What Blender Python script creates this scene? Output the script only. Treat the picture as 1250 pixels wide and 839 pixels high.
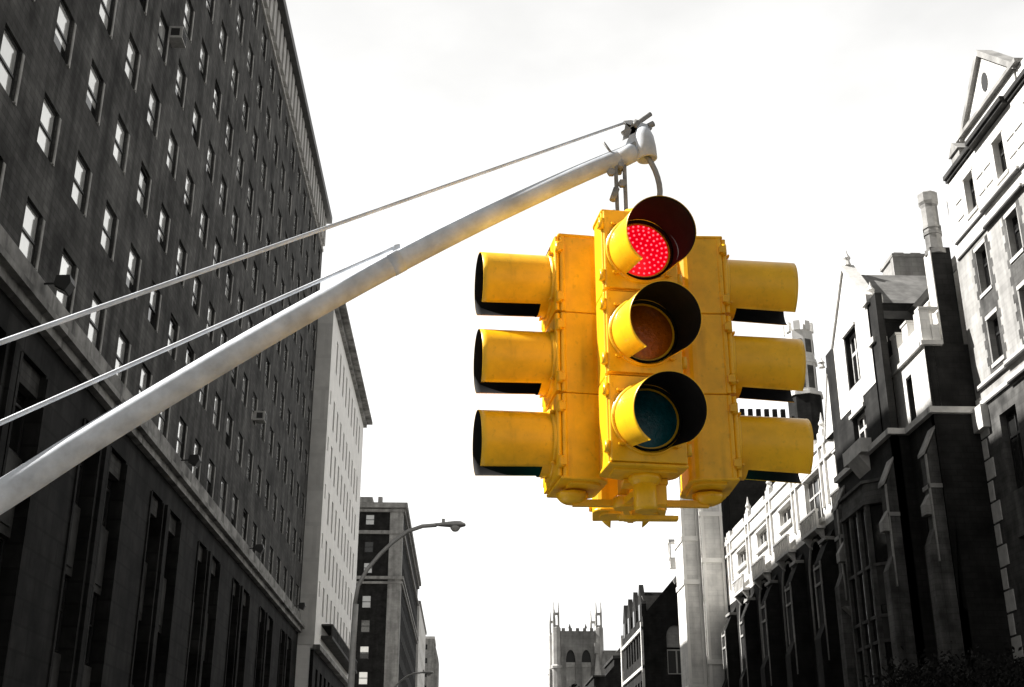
import bpy, math, random
from mathutils import Vector, Matrix
random.seed(7)
R = math.radians
for o in list(bpy.data.objects): bpy.data.objects.remove(o, do_unlink=True)
SC = bpy.context.scene
COL = SC.collection
G = -3.8                       # street level; the camera eye is at z = 0 (upper deck of a bus)

# ---------------------------------------------------------------- camera
cam = bpy.data.cameras.new('camera'); camo = bpy.data.objects.new('camera', cam); COL.objects.link(camo)
cam.sensor_width = 36; cam.lens = 36 * 1478 / 1250; cam.clip_start = 0.05; cam.clip_end = 6000
camo.location = (0, 0, 0); camo.rotation_euler = (R(90 + 21.65), 0, R(-2.15))
SC.camera = camo
# ---------------------------------------------------------------- sun and sky
SUN_DIR = Vector((-1.0, 0.25, 1.0)).normalized()
elev = math.asin(SUN_DIR.z); azim = math.atan2(SUN_DIR.x, SUN_DIR.y)
SUN_STRENGTH = 5.0; SKY_STRENGTH = 0.1; EXPOSURE = 1.15
sl = bpy.data.lights.new('sun', 'SUN'); sl.energy = SUN_STRENGTH; sl.angle = R(0.5); sl.color = (1, 0.975, 0.94)
so = bpy.data.objects.new('sun', sl); COL.objects.link(so); so.rotation_euler = SUN_DIR.to_track_quat('Z', 'Y').to_euler()
so.location = (-60, 20, 90)
w = bpy.data.worlds.new('World'); SC.world = w; w.use_nodes = True
nt = w.node_tree; N = nt.nodes; L = nt.links; N.clear()
out = N.new('ShaderNodeOutputWorld'); bg = N.new('ShaderNodeBackground'); bg.inputs['Strength'].default_value = SKY_STRENGTH
sky = N.new('ShaderNodeTexSky'); sky.sky_type = 'NISHITA'; sky.sun_disc = False
sky.sun_elevation = elev; sky.sun_rotation = azim; sky.air_density = 1.0; sky.dust_density = 3.0; sky.ozone_density = 1.0
hs = N.new('ShaderNodeHueSaturation'); hs.inputs['Saturation'].default_value = 0.04; L.new(sky.outputs[0], hs.inputs['Color'])
tc = N.new('ShaderNodeTexCoord'); mp = N.new('ShaderNodeMapping'); mp.inputs['Scale'].default_value = (1, 1, 2.2)
L.new(tc.outputs['Generated'], mp.inputs[0])
nz = N.new('ShaderNodeTexNoise'); nz.inputs['Scale'].default_value = 2.6; nz.inputs['Detail'].default_value = 7; nz.inputs['Roughness'].default_value = 0.55
L.new(mp.outputs[0], nz.inputs['Vector'])
cr = N.new('ShaderNodeValToRGB'); cr.color_ramp.elements[0].position = 0.30; cr.color_ramp.elements[0].color = (0.75, 0.75, 0.75, 1)
cr.color_ramp.elements[1].position = 0.52; cr.color_ramp.elements[1].color = (1, 1, 1, 1)
L.new(nz.outputs[0], cr.inputs[0])
mx = N.new('ShaderNodeMix'); mx.data_type = 'RGBA'    # white cloud deck; unseen sky behind the viewer dimmed to shape the light
sx_ = N.new('ShaderNodeSeparateXYZ'); L.new(tc.outputs['Generated'], sx_.inputs[0])
gr = N.new('ShaderNodeMapRange'); gr.interpolation_type = 'SMOOTHSTEP'; gr.inputs[1].default_value = -0.35; gr.inputs[2].default_value = 0.55
gr.inputs[3].default_value = 2.0; gr.inputs[4].default_value = 6.6; L.new(sx_.outputs[1], gr.inputs[0])
ez = N.new('ShaderNodeMapRange'); ez.inputs[1].default_value = 0.30; ez.inputs[2].default_value = 0.72; ez.inputs[3].default_value = 1.0; ez.inputs[4].default_value = 0.57; L.new(sx_.outputs[2], ez.inputs[0])
n2 = N.new('ShaderNodeTexNoise'); n2.inputs['Scale'].default_value = 5.0; n2.inputs['Detail'].default_value = 6; L.new(mp.outputs[0], n2.inputs['Vector'])
m2 = N.new('ShaderNodeMapRange'); m2.inputs[1].default_value = 0.36; m2.inputs[2].default_value = 0.55; m2.inputs[3].default_value = 0.90; m2.inputs[4].default_value = 1.0; L.new(n2.outputs[0], m2.inputs[0])
pa_ = N.new('ShaderNodeMath'); pa_.operation = 'MULTIPLY'; L.new(ez.outputs[0], pa_.inputs[0]); L.new(m2.outputs[0], pa_.inputs[1])
pb_ = N.new('ShaderNodeMath'); pb_.operation = 'MULTIPLY'; L.new(pa_.outputs[0], pb_.inputs[0]); L.new(gr.outputs[0], pb_.inputs[1])
cl_ = N.new('ShaderNodeVectorMath'); cl_.operation = 'SCALE'; cl_.inputs[0].default_value = (1.0, 0.995, 0.98); L.new(pb_.outputs[0], cl_.inputs['Scale']); L.new(cl_.outputs[0], mx.inputs[7])
L.new(cr.outputs[0], mx.inputs[0]); L.new(hs.outputs[0], mx.inputs[6])
L.new(mx.outputs[2], bg.inputs['Color']); L.new(bg.outputs[0], out.inputs[0])
SC.render.engine = 'CYCLES'
SC.view_settings.view_transform = 'Standard'; SC.view_settings.look = 'None'
SC.view_settings.exposure = EXPOSURE; SC.view_settings.gamma = 1; SC.view_settings.use_curve_mapping = False

# ---------------------------------------------------------------- materials
def mat(name, c, rough=0.8, metal=0.0, var=0.0, vscale=1.0, brick=None, bump=0.0, emit=None, es=0, ior=1.5, streak=0.0, spec=None, grime=False):
    m = bpy.data.materials.new(name); m.use_nodes = True; t = m.node_tree; n = t.nodes; b = n['Principled BSDF']
    if not isinstance(c, tuple): c = (c * 1.02, c, c * 0.955)
    b.inputs['Base Color'].default_value = (*c, 1); b.inputs['Roughness'].default_value = rough
    b.inputs['Metallic'].default_value = metal; b.inputs['IOR'].default_value = ior
    if spec is None and rough >= 0.7: spec = 0.12
    if spec is not None: b.inputs['Specular IOR Level'].default_value = spec
    if emit: b.inputs['Emission Color'].default_value = (*emit, 1); b.inputs['Emission Strength'].default_value = es
    last = None
    co = n.new('ShaderNodeTexCoord')
    def mul(a_sock, col_or_sock, lo, hi):
        mr = n.new('ShaderNodeMapRange'); mr.inputs[1].default_value = 0.33; mr.inputs[2].default_value = 0.67
        mr.inputs[3].default_value = lo; mr.inputs[4].default_value = hi; t.links.new(a_sock, mr.inputs[0])
        vm = n.new('ShaderNodeVectorMath'); vm.operation = 'SCALE'
        if isinstance(col_or_sock, tuple): vm.inputs[0].default_value = col_or_sock
        else: t.links.new(col_or_sock, vm.inputs[0])
        t.links.new(mr.outputs[0], vm.inputs['Scale']); return vm.outputs[0]
    cur = c; h = None
    if var:
        nz = n.new('ShaderNodeTexNoise'); nz.inputs['Scale'].default_value = vscale; nz.inputs['Detail'].default_value = 8
        nz.inputs['Roughness'].default_value = 0.62; t.links.new(co.outputs['Object'], nz.inputs['Vector'])
        cur = mul(nz.outputs[0], cur, 1 - var, 1 + var); h = nz.outputs[0]
    if streak:                                   # rain streaks and soot running down the wall
        mp = n.new('ShaderNodeMapping'); mp.inputs['Scale'].default_value = (0.9, 0.9, 0.08); t.links.new(co.outputs['Object'], mp.inputs[0])
        nz = n.new('ShaderNodeTexNoise'); nz.inputs['Scale'].default_value = 1.6; nz.inputs['Detail'].default_value = 5
        t.links.new(mp.outputs[0], nz.inputs['Vector']); cur = mul(nz.outputs[0], cur, 1 - streak, 1 + streak)
    if grime:                                    # dirt runs, specks and faded patches on enamel
        for sc_, th0, th1, lo in (((9, 9, 1.2), .57, .74, .74), ((30, 30, 24), .60, .72, .84), ((2.5, 2.5, 2.5), .5, .72, .90)):
            mp = n.new('ShaderNodeMapping'); mp.inputs['Scale'].default_value = sc_; t.links.new(co.outputs['Object'], mp.inputs[0])
            nz = n.new('ShaderNodeTexNoise'); nz.inputs['Scale'].default_value = 1.7; nz.inputs['Detail'].default_value = 6; t.links.new(mp.outputs[0], nz.inputs['Vector'])
            mr = n.new('ShaderNodeMapRange'); mr.inputs[1].default_value = th0; mr.inputs[2].default_value = th1; mr.inputs[3].default_value = 1; mr.inputs[4].default_value = lo
            t.links.new(nz.outputs[0], mr.inputs[0]); vm = n.new('ShaderNodeVectorMath'); vm.operation = 'SCALE'; t.links.new(cur, vm.inputs[0]); t.links.new(mr.outputs[0], vm.inputs['Scale']); cur = vm.outputs[0]
    if brick:
        bw, bh, bv = brick
        sp = n.new('ShaderNodeSeparateXYZ'); t.links.new(co.outputs['Object'], sp.inputs[0])
        ad = n.new('ShaderNodeMath'); t.links.new(sp.outputs[0], ad.inputs[0]); t.links.new(sp.outputs[1], ad.inputs[1])
        cb = n.new('ShaderNodeCombineXYZ'); t.links.new(ad.outputs[0], cb.inputs[0]); t.links.new(sp.outputs[2], cb.inputs[1])
        bt = n.new('ShaderNodeTexBrick'); bt.inputs['Scale'].default_value = 1; bt.inputs['Brick Width'].default_value = bw
        bt.inputs['Row Height'].default_value = bh; bt.inputs['Mortar Size'].default_value = bh * 0.06
        bt.inputs['Color1'].default_value = (1, 1, 1, 1); bt.inputs['Color2'].default_value = (1 - bv,) * 3 + (1,)
        bt.inputs['Mortar'].default_value = (1 - bv * 1.5,) * 3 + (1,); t.links.new(cb.outputs[0], bt.inputs['Vector'])
        vm = n.new('ShaderNodeVectorMath'); vm.operation = 'MULTIPLY'
        if isinstance(cur, tuple): vm.inputs[0].default_value = cur
        else: t.links.new(cur, vm.inputs[0])
        t.links.new(bt.outputs[0], vm.inputs[1]); cur = vm.outputs[0]; h = h or bt.outputs[0]
    if not isinstance(cur, tuple): t.links.new(cur, b.inputs['Base Color'])
    if bump and h is not None:
        bp = n.new('ShaderNodeBump'); bp.inputs['Strength'].default_value = bump; bp.inputs['Distance'].default_value = 0.02
        t.links.new(h, bp.inputs['Height']); t.links.new(bp.outputs[0], b.inputs['Normal'])
    return m
def glass(name, c, metal, rough=0.04, rv=0.5):
    m = mat(name, c, rough, metal); t = m.node_tree; n = t.nodes; b = n['Principled BSDF']
    oi = n.new('ShaderNodeObjectInfo'); mr = n.new('ShaderNodeMapRange'); mr.inputs[3].default_value = 1 - rv; mr.inputs[4].default_value = 1
    t.links.new(oi.outputs['Random'], mr.inputs[0])
    vm = n.new('ShaderNodeVectorMath'); vm.operation = 'SCALE'; vm.inputs[0].default_value = (c, c, c * .97)
    t.links.new(mr.outputs[0], vm.inputs['Scale']); t.links.new(vm.outputs[0], b.inputs['Base Color'])
    nz = n.new('ShaderNodeTexNoise'); nz.inputs['Scale'].default_value = 1.3
    co = n.new('ShaderNodeTexCoord'); t.links.new(co.outputs['Object'], nz.inputs[0])
    bp = n.new('ShaderNodeBump'); bp.inputs['Strength'].default_value = 0.12; bp.inputs['Distance'].default_value = 0.03
    t.links.new(nz.outputs[0], bp.inputs['Height']); t.links.new(bp.outputs[0], b.inputs['Normal'])
    return m
M = dict(
    brick_l=mat('dark brown brick', 0.078, 0.9, var=0.6, vscale=0.4, brick=(0.7, 0.25, 0.28), streak=0.4, bump=0.3),
    stone_l=mat('sooty stone base', 0.018, 0.85, var=0.85, vscale=0.45, brick=(1.6, 0.8, 0.3), streak=0.35, bump=0.3),
    band_l=mat('weathered stone band', 0.30, 0.85, var=0.55, vscale=0.8, brick=(2.2, 1.5, 0.25)),
    jamb=mat('stone window jamb', 0.34, 0.8, var=0.3, vscale=2),
    cornice_l=mat('cornice stone', 0.42, 0.8, var=0.2, vscale=1),
    spandrel=mat('cast spandrel panel', 0.045, 0.7, var=0.5, vscale=0.8),
    white=mat('white glazed brick', 0.92, 0.7, var=0.06, vscale=0.5, brick=(0.6, 0.2, 0.04)),
    whiteside=mat('limestone greyed for shade', 0.68, 0.85, var=0.12, vscale=0.6, brick=(2.4, 3.1, 0.08)),  # the grey puts the dimmer light on this side into the colour
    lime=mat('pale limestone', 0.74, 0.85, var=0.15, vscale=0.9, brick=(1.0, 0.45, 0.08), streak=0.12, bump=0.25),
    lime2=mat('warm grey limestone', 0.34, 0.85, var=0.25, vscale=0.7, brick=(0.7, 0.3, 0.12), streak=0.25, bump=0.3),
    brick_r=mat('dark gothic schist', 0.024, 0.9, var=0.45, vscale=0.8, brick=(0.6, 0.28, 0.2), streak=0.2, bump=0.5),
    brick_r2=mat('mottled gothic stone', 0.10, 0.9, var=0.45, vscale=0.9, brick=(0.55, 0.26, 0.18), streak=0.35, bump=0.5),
    trim=mat('dressed limestone trim', 0.6, 0.8, var=0.15, vscale=2, bump=0.2),
    slate=mat('slate roof', 0.22, 0.7, var=0.3, vscale=1.2, brick=(0.5, 0.3, 0.15)),
    copper=mat('dark gutter metal and shade strip', 0.05, 0.6, var=0.3, vscale=2),
    tower=mat('gothic tower stone', 0.3, 0.9, var=0.3, vscale=0.4, brick=(1.2, 0.6, 0.12), streak=0.2),
    towerlight=mat('gothic tower pale stone', 0.5, 0.9, var=0.25, vscale=0.5, streak=0.2),
    glass_b=glass('window glass with white blinds drawn', 0.95, 0.55, 0.09, 0.3),
    glass_w=glass('grey window glass', 0.16, 0.5, 0.08, 0.6),
    glass_d=glass('dark window glass', 0.02, 0.0, 0.06, 0.6),
    frame_d=mat('black window frame', 0.012, 0.5), frame_l=mat('stone mullion', 0.5, 0.8, var=0.15, vscale=3),
    galv=mat('galvanised steel', (0.63, 0.66, 0.70), 0.6, 0.0, var=0.22, vscale=9, bump=0.12),
    galv_d=mat('weathered steel fitting', 0.28, 0.5, 0.2, var=0.35, vscale=30, bump=0.2),
    cable=mat('grey insulated cable', 0.3, 0.35, 0.2, var=0.3, vscale=14),
    yellow=mat('yellow signal enamel', (0.95, 0.525, 0.010), 0.32, var=0.14, vscale=9, grime=True, bump=0.05),
    black=mat('matt black visor lining', (0.011, 0.010, 0.010), 0.75, var=0.3, vscale=20),
    gasket=mat('black rubber gasket', 0.006, 0.7),
    red_on=mat('lit red lens', (0.6, 0.0, 0.02), 0.3, emit=(1.0, 0.0, 0.012), es=0.34),
    led=mat('red light emitting diodes', (1, 0.2, 0.2), 0.3, emit=(1.0, 0.11, 0.15), es=0.8),
    green_on=mat('lit green lens', (0.0, 0.5, 0.4), 0.3, emit=(0.0, 0.8, 0.55), es=0.7),
    red_off=mat('unlit red lens', (0.16, 0.004, 0.006), 0.22, spec=0.6),
    amber_off=mat('unlit amber lens', (0.46, 0.12, 0.004), 0.16, spec=0.6, bump=0.3, var=0.2, vscale=60),
    green_off=mat('unlit teal lens', (0.002, 0.10, 0.12), 0.22, spec=0.6, bump=0.3, var=0.2, vscale=60),
    asphalt=mat('asphalt', 0.05, 0.9, var=0.3, vscale=0.7, bump=0.4), concrete=mat('pavement concrete', 0.3, 0.9, var=0.2, vscale=0.8, brick=(1.5, 1.5, 0.08)),
    paint=mat('white road paint', 0.75, 0.7, var=0.15, vscale=3), soil=mat('ground', 0.12, 0.95, var=0.3, vscale=0.05),
    bark=mat('bark', 0.05, 0.95, var=0.4, vscale=6, bump=0.8), leaf=mat('leaves', 0.018, 0.9, var=0.5, vscale=1.5),
    gray_lamp=mat('street lamp aluminium', 0.42, 0.5, 0.2, var=0.15, vscale=6), lampglass=mat('lamp glass bowl', 0.55, 0.15),
    acbox=mat('air conditioner casing', 0.4, 0.5, 0.1, var=0.2, vscale=5), dark=mat('dark painted metal', 0.02, 0.55),
)
# ---------------------------------------------------------------- mesh helpers
class MB:
    def __init__(s): s.v = []; s.f = []; s.m = []; s.sm = []; s.T = Matrix()
    def add(s, vs, fs, mi=0, smooth=False):
        b = len(s.v); s.v += [s.T @ Vector(v) for v in vs]
        for f in fs: s.f.append([i + b for i in f]); s.m.append(mi); s.sm.append(smooth)
        return s
    def quad(s, a, b, c, d, mi=0): return s.add([a, b, c, d], [(0, 1, 2, 3)], mi)
    def box(s, x0, x1, y0, y1, z0, z1, mi=0):
        v = [(x, y, z) for z in (z0, z1) for y in (y0, y1) for x in (x0, x1)]
        return s.add(v, [(0, 2, 3, 1), (4, 5, 7, 6), (0, 1, 5, 4), (2, 6, 7, 3), (0, 4, 6, 2), (1, 3, 7, 5)], mi)
    def prism(s, poly, a, b, axis='z', mi=0, smooth=False):      # poly 2D extruded from a to b along the axis
        n = len(poly)
        def P(p, t): return {'z': (p[0], p[1], t), 'y': (p[0], t, p[1]), 'x': (t, p[0], p[1])}[axis]
        v = [P(p, a) for p in poly] + [P(p, b) for p in poly]
        s.add(v, [(i, (i + 1) % n, n + (i + 1) % n, n + i) for i in range(n)], mi, smooth)
        return s.add(v, [tuple(range(n))[::-1], tuple(range(n, 2 * n))], mi)
    def lathe(s, prof, seg=24, c=(0, 0, 0), axis='z', mi=0, smooth=True, caps=True):   # prof: (r, t)
        v = []
        for r, t in prof:
            for k in range(seg):
                a = 2 * math.pi * k / seg; x, y = r * math.cos(a), r * math.sin(a)
                p = {'z': (x, y, t), 'y': (x, t, y), 'x': (t, x, y)}[axis]
                v.append((p[0] + c[0], p[1] + c[1], p[2] + c[2]))
        f = [(j * seg + k, j * seg + (k + 1) % seg, (j + 1) * seg + (k + 1) % seg, (j + 1) * seg + k) for j in range(len(prof) - 1) for k in range(seg)]
        s.add(v, f, mi, smooth)
        if caps:
            s.add(v[:seg], [tuple(range(seg))[::-1]], mi); s.add(v[-seg:], [tuple(range(seg))], mi)
        return s
    def tube(s, pts, rad, seg=12, mi=0, caps=True):
        pts = [Vector(p) for p in pts]; n = len(pts); rad = rad if isinstance(rad, (list, tuple)) else [rad] * n
        v = []; up = None
        for i, p in enumerate(pts):
            t = (pts[min(i + 1, n - 1)] - pts[max(i - 1, 0)]).normalized()
            if up is None: up = t.orthogonal().normalized()
            up = (up - t * up.dot(t)).normalized(); q = t.cross(up)
            for k in range(seg):
                a = 2 * math.pi * k / seg; v.append(tuple(p + (up * math.cos(a) + q * math.sin(a)) * rad[i]))
        s.add(v, [(j * seg + k, j * seg + (k + 1) % seg, (j + 1) * seg + (k + 1) % seg, (j + 1) * seg + k) for j in range(n - 1) for k in range(seg)], mi, True)
        if caps: s.add(v[:seg], [tuple(range(seg))[::-1]], mi); s.add(v[-seg:], [tuple(range(seg))], mi)
        return s
    def mesh(s, name, mats, off=(0, 0, 0)):
        me = bpy.data.meshes.new(name); o = Vector(off); me.from_pydata([tuple(v - o) for v in s.v], [], s.f)
        for m in (mats if isinstance(mats, (list, tuple)) else [mats]): me.materials.append(m)
        me.polygons.foreach_set('material_index', s.m); me.polygons.foreach_set('use_smooth', s.sm); me.update()
        import bmesh
        bm = bmesh.new(); bm.from_mesh(me); bmesh.ops.remove_doubles(bm, verts=bm.verts, dist=1e-5)
        bmesh.ops.recalc_face_normals(bm, faces=bm.faces); bm.to_mesh(me); bm.free()
        return me
    def build(s, name, mats, parent=None, label=None):
        wl = wloc(parent) if parent else Vector((0, 0, 0))
        o = bpy.data.objects.new(name, s.mesh(name, mats, wl)); COL.objects.link(o)
        if parent: o.parent = parent
        if label: o['label'] = label
        return o
def wloc(o):
    v = Vector((0, 0, 0))
    while o is not None: v += o.location; o = o.parent
    return v
def tag(o, label, cat, group=None):
    o['label'] = label; o['category'] = cat
    if group: o['group'] = group
    return o
def thing(name, loc, label, cat, group=None):
    o = bpy.data.objects.new(name, None); COL.objects.link(o); o.location = loc; o.empty_display_size = 0.3
    return tag(o, label, cat, group)
def inst(name, me, parent, loc, rz=0, rx=0):
    o = bpy.data.objects.new(name, me); COL.objects.link(o); o.parent = parent; o.location = loc; o.rotation_euler = (rx, 0, rz); return o
def copy_tree(o, parent=None):
    c = o.copy(); COL.objects.link(c); c.parent = parent
    for ch in o.children: copy_tree(ch, c)
    return c
def struct(o): o['kind'] = 'structure'; return o
# frames: local +x runs along the wall, local -y is outward, +y goes in. a = world Y (sides L, R) or world X (side S, N)
ROT = {'L': R(90), 'R': R(-90), 'S': 0.0}
def frame(side, plane, a, b):
    o = {'L': (plane, a, 0), 'R': (plane, b, 0), 'S': (a, plane, 0)}[side]
    return Matrix.Translation(o) @ Matrix.Rotation(ROT[side], 4, 'Z')
def loc_u(side, a, b, h0, h1): return (b - h1, b - h0) if side == 'R' else (h0 - a, h1 - a)
def facade(mb, side, plane, a, b, z0, z1, holes=(), depth=0.3, mi=0, arch=()):
    T0 = mb.T; mb.T = frame(side, plane, a, b); W = b - a
    hs = [(*loc_u(side, a, b, h[0], h[1]), h[2], h[3]) for h in holes]
    us = sorted({0, W, *[round(h[0], 4) for h in hs], *[round(h[1], 4) for h in hs]}); zs = sorted({z0, z1, *[h[2] for h in hs], *[h[3] for h in hs]})
    for i in range(len(us) - 1):
        for j in range(len(zs) - 1):
            cu, cz = (us[i] + us[i + 1]) / 2, (zs[j] + zs[j + 1]) / 2
            if any(h[0] < cu < h[1] and h[2] < cz < h[3] for h in hs): continue
            mb.quad((us[i], 0, zs[j]), (us[i + 1], 0, zs[j]), (us[i + 1], 0, zs[j + 1]), (us[i], 0, zs[j + 1]), mi)
    for u0, u1, v0, v1 in hs:
        d = depth
        mb.quad((u0, 0, v0), (u0, d, v0), (u0, d, v1), (u0, 0, v1), mi); mb.quad((u1, 0, v0), (u1, 0, v1), (u1, d, v1), (u1, d, v0), mi)
        mb.quad((u0, 0, v0), (u1, 0, v0), (u1, d, v0), (u0, d, v0), mi); mb.quad((u0, 0, v1), (u0, d, v1), (u1, d, v1), (u1, 0, v1), mi)
    d = depth
    mb.quad((0, 0, z0), (0, 0, z1), (0, d, z1), (0, d, z0), mi); mb.quad((W, 0, z0), (W, d, z0), (W, d, z1), (W, 0, z1), mi)
    mb.quad((0, 0, z1), (W, 0, z1), (W, d, z1), (0, d, z1), mi)
    for h0, h1, zs_, zt in arch:                 # arched head: fill the two corners of a rectangular hole
        u0, u1 = loc_u(side, a, b, h0, h1); c = (u0 + u1) / 2; n = 8
        pts = []
        for k in range(n + 1):
            th = math.pi / 2 * k / n; pts.append((u0 + (c - u0) * (1 - math.cos(th)), zs_ + (zt - zs_) * math.sin(th) ** 0.9))
        for sgn in (0, 1):
            q = [(p[0] if not sgn else u0 + u1 - p[0], p[1]) for p in pts]
            e = u0 if not sgn else u1
            for k in range(n):
                p, r = q[k], q[k + 1]
                mb.quad((p[0], 0.004, p[1]), (r[0], 0.004, r[1]), (r[0], 0.004, zt), (p[0], 0.004, zt), mi)
                mb.quad((p[0], 0.004, p[1]), (r[0], 0.004, r[1]), (r[0], d, r[1]), (p[0], d, p[1]), mi)
    mb.T = T0; return mb
def lbox(mb, side, plane, h0, h1, z0, z1, out_, inn=0.1, mi=0):      # a block standing 'out_' proud of the wall plane
    if side == 'L': mb.box(plane - inn, plane + out_, h0, h1, z0, z1, mi)
    elif side == 'R': mb.box(plane - out_, plane + inn, h0, h1, z0, z1, mi)
    else: mb.box(h0, h1, plane - out_, plane + inn, z0, z1, mi)
WC = {}
def window_meshes(w_, h_, nx, rails, fm, gm, fw=0.07, jamb=0, var=0):
    key = (round(w_, 2), round(h_, 2), nx, tuple(rails), fm, gm, jamb, var)
    if key in WC: return WC[key]
    f = MB(); f.box(-w_ / 2, -w_ / 2 + fw, 0, .08, 0, h_); f.box(w_ / 2 - fw, w_ / 2, 0, .08, 0, h_)
    f.box(-w_ / 2 + fw, w_ / 2 - fw, 0.002, .078, 0, fw); f.box(-w_ / 2 + fw, w_ / 2 - fw, 0.002, .078, h_ - fw, h_)
    for r in rails: f.box(-w_ / 2 + fw, w_ / 2 - fw, -.01, .07, h_ * r - fw * .6, h_ * r + fw * .6)
    for k in range(1, nx): x = -w_ / 2 + w_ * k / nx; f.box(x - fw * .55, x + fw * .55, -.02, .076, fw, h_ - fw)
    if jamb: f.box(w_ / 2 + .003, w_ / 2 + .14, -.14, -.07, 0, h_ - .08, 1); f.box(w_ / 2 - fw, w_ / 2 - .002, -.18, -.001, .0, .04, 1)
    p = MB(); za, zb = ((.03, h_ - .03), (h_ * .30, h_ - .03), (h_ * .46, h_ - .03), (.03, h_ * .8))[var]
    p.box(-w_ / 2 + .03, w_ / 2 - .03, .04, .055, za, zb)
    if var: p.box(-w_ / 2 + .03, w_ / 2 - .03, .042, .057, .03 if var < 3 else zb, za if var < 3 else h_ - .03, 1)
    WC[key] = (f.mesh('window', [M[fm], M['jamb']]), p.mesh('pane', [M[gm], M['glass_d']])); return WC[key]
def windows(parent, side, plane, holes, depth, nx=1, rails=(0.5,), fm='frame_d', gm='glass_b', fw=0.07, limit=100, name='window', jamb=0):
    wl = wloc(parent); n = 0; rest = None
    for h in holes:
        h0, h1, z0, z1 = h[:4]; c = (h0 + h1) / 2; d = depth - .09
        p = {'L': (plane - d, c, z0), 'R': (plane + d, c, z0), 'S': (c, plane + d, z0)}[side]
        fme, pme = window_meshes(h1 - h0, z1 - z0, nx, rails, fm, gm, fw, jamb, random.choice((0, 0, 0, 0, 1, 2, 3)) if jamb else 0)
        if n < limit:
            o = inst(name, fme, parent, Vector(p) - wl, ROT[side]); inst('pane', pme, o, (0, 0, 0)); n += 1
        else:
            if rest is None: rest = MB()
            rest.T = Matrix.Translation(p) @ Matrix.Rotation(ROT[side], 4, 'Z')
            for me, mi in ((fme, 0), (pme, 1)):
                
                    for q_ in me.polygons: rest.add([me.vertices[i_].co for i_ in q_.vertices], [tuple(range(len(q_.vertices)))], mi if mi else q_.material_index * 2)
    if rest is not None:
        rest.T = Matrix(); o = rest.build('distant_windows', [M[fm], M[gm], M['jamb']], parent); o['kind'] = 'stuff'
def merge_sorted(holes): return sorted(holes, key=lambda h: (h[0] ** 2 + h[2] ** 2))

# ================================================================ ground and street
g = MB(); g.quad((-3000, -3000, G), (3000, -3000, G), (3000, 3000, G), (-3000, 3000, G)); struct(g.build('ground', M['soil']))
g = MB(); g.box(-9.5, 18.0, -120, 700, G - .3, G + .02); g.box(-400, -9.5, 0, 21, G - .3, G + .02); g.box(18, 400, 0, 18, G - .3, G + .02)
struct(g.build('road', M['asphalt']))
g = MB(); g.box(-14.5, -9.5, 21, 600, G - .3, G + .15); g.box(-14.5, -9.5, -120, 0, G - .3, G + .15); struct(g.build('pavement', M['concrete']))
g = MB(); g.box(18.0, 24.5, 18, 600, G - .3, G + .15); g.box(18.0, 24.5, -120, 0, G - .3, G + .15); struct(g.build('pavement', M['concrete']))
g = MB()
for y0, y1 in ((-120, -4), (2.5, 9.5), (24, 600)): g.box(-5.2, -1.6, y0, y1, G - .3, G + .17)
struct(g.build('median', M['concrete']))
g = MB()
for k in range(60):
    for x in (2.2, 6.2, 10.2): g.box(x - .06, x + .06, 26 + k * 6, 29 + k * 6, G + .02, G + .024)
for k in range(14): g.box(-9 + k * 1.1, -8.5 + k * 1.1, 19.5, 22.5, G + .02, G + .024)
for k in range(16): g.box(0 + k * 1.1, .5 + k * 1.1, 19.5, 22.5, G + .02, G + .025)
struct(g.build('road_markings', M['paint']))

# ================================================================ left: long dark brick block
B1 = thing('brick_apartment_block', (-14, 64, G), 'huge dark brick block filling the left side, small sash windows above a ribbed base', 'building')
X = -14.0
cols = [45.4 + 3.685 * n for n in range(-5, 16)]
holes = [(y, y + 1.5, 16.55 + 3.865 * k, 18.45 + 3.865 * k) for y in cols for k in range(9)]
holes = merge_sorted(holes)
mb = MB(); facade(mb, 'L', X, 24, 103.5, 15.35, 53.0, holes, 0.19)
mb.box(-60, X - .20, 24, 103.5, 13, 53.0)
mb.box(-58, -17, 30, 100, 53, 53.6)
mb.build('wall', M['brick_l'], B1)
vis = [h for h in holes if h[0] > 29]
windows(B1, 'L', X, vis, 0.19, rails=(0.46,), gm='glass_b', fw=0.075, jamb=.17)
# base storeys
mb = MB(); ph = []; sp = []
y = 38.35 - 10.25 * 1
while y < 100:
    for (s0, s1) in ((4.3, 6.35), (7.8, 10.15)):
        if y + s1 < 103: ph.append((y + s0, y + s1, -1.5, 13.8))
    y += 10.25
facade(mb, 'L', X, 24, 103.5, G, 15.2, ph, 0.6)
mb.box(-60, X - .61, 24, 103.5, G, 13)
mb.box(X - .605, X - .6, 24.02, 103.48, G, 15.1)
mb.build('base_wall', M['stone_l'], B1)
wins = []
for h in ph:
    for z0 in (-2.2, 3.0, 8.3):
        z0 = max(z0, -1.5)
        m_ = MB(); zb = z0 + (0 if z0 < 0 else .05); zt_ = z0 + (1.9 if z0 < 0 else 2.6); m_.box(X - .599, X - .36, h[0] + .02, h[1] - .02, zb, zt_)
        m_.box(X - .36, X - .31, h[0] + .25, h[1] - .25, zb + .3, zt_ - .3); m_.build('spandrel_panel', M['spandrel'], B1)
    wins += [(h[0] + .05, h[1] - .05, 11.0, 13.75), (h[0] + .05, h[1] - .05, 5.7, 8.3), (h[0] + .05, h[1] - .05, .4, 3.0)]
windows(B1, 'L', X, [h for h in wins if h[0] > 29], .58, nx=2, rails=(.55,), gm='glass_d', name='base_window', fw=.06)
mb = MB()
for h in ph:
    if h[0] % 1 >= 0:
        lbox(mb, 'L', X, h[1] + .02, h[1] + .2, -1.5, 13.7, .06); lbox(mb, 'L', X, h[0] - .2, h[0] - .02, -1.5, 13.7, .06)
y = 38.35 - 10.25
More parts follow.
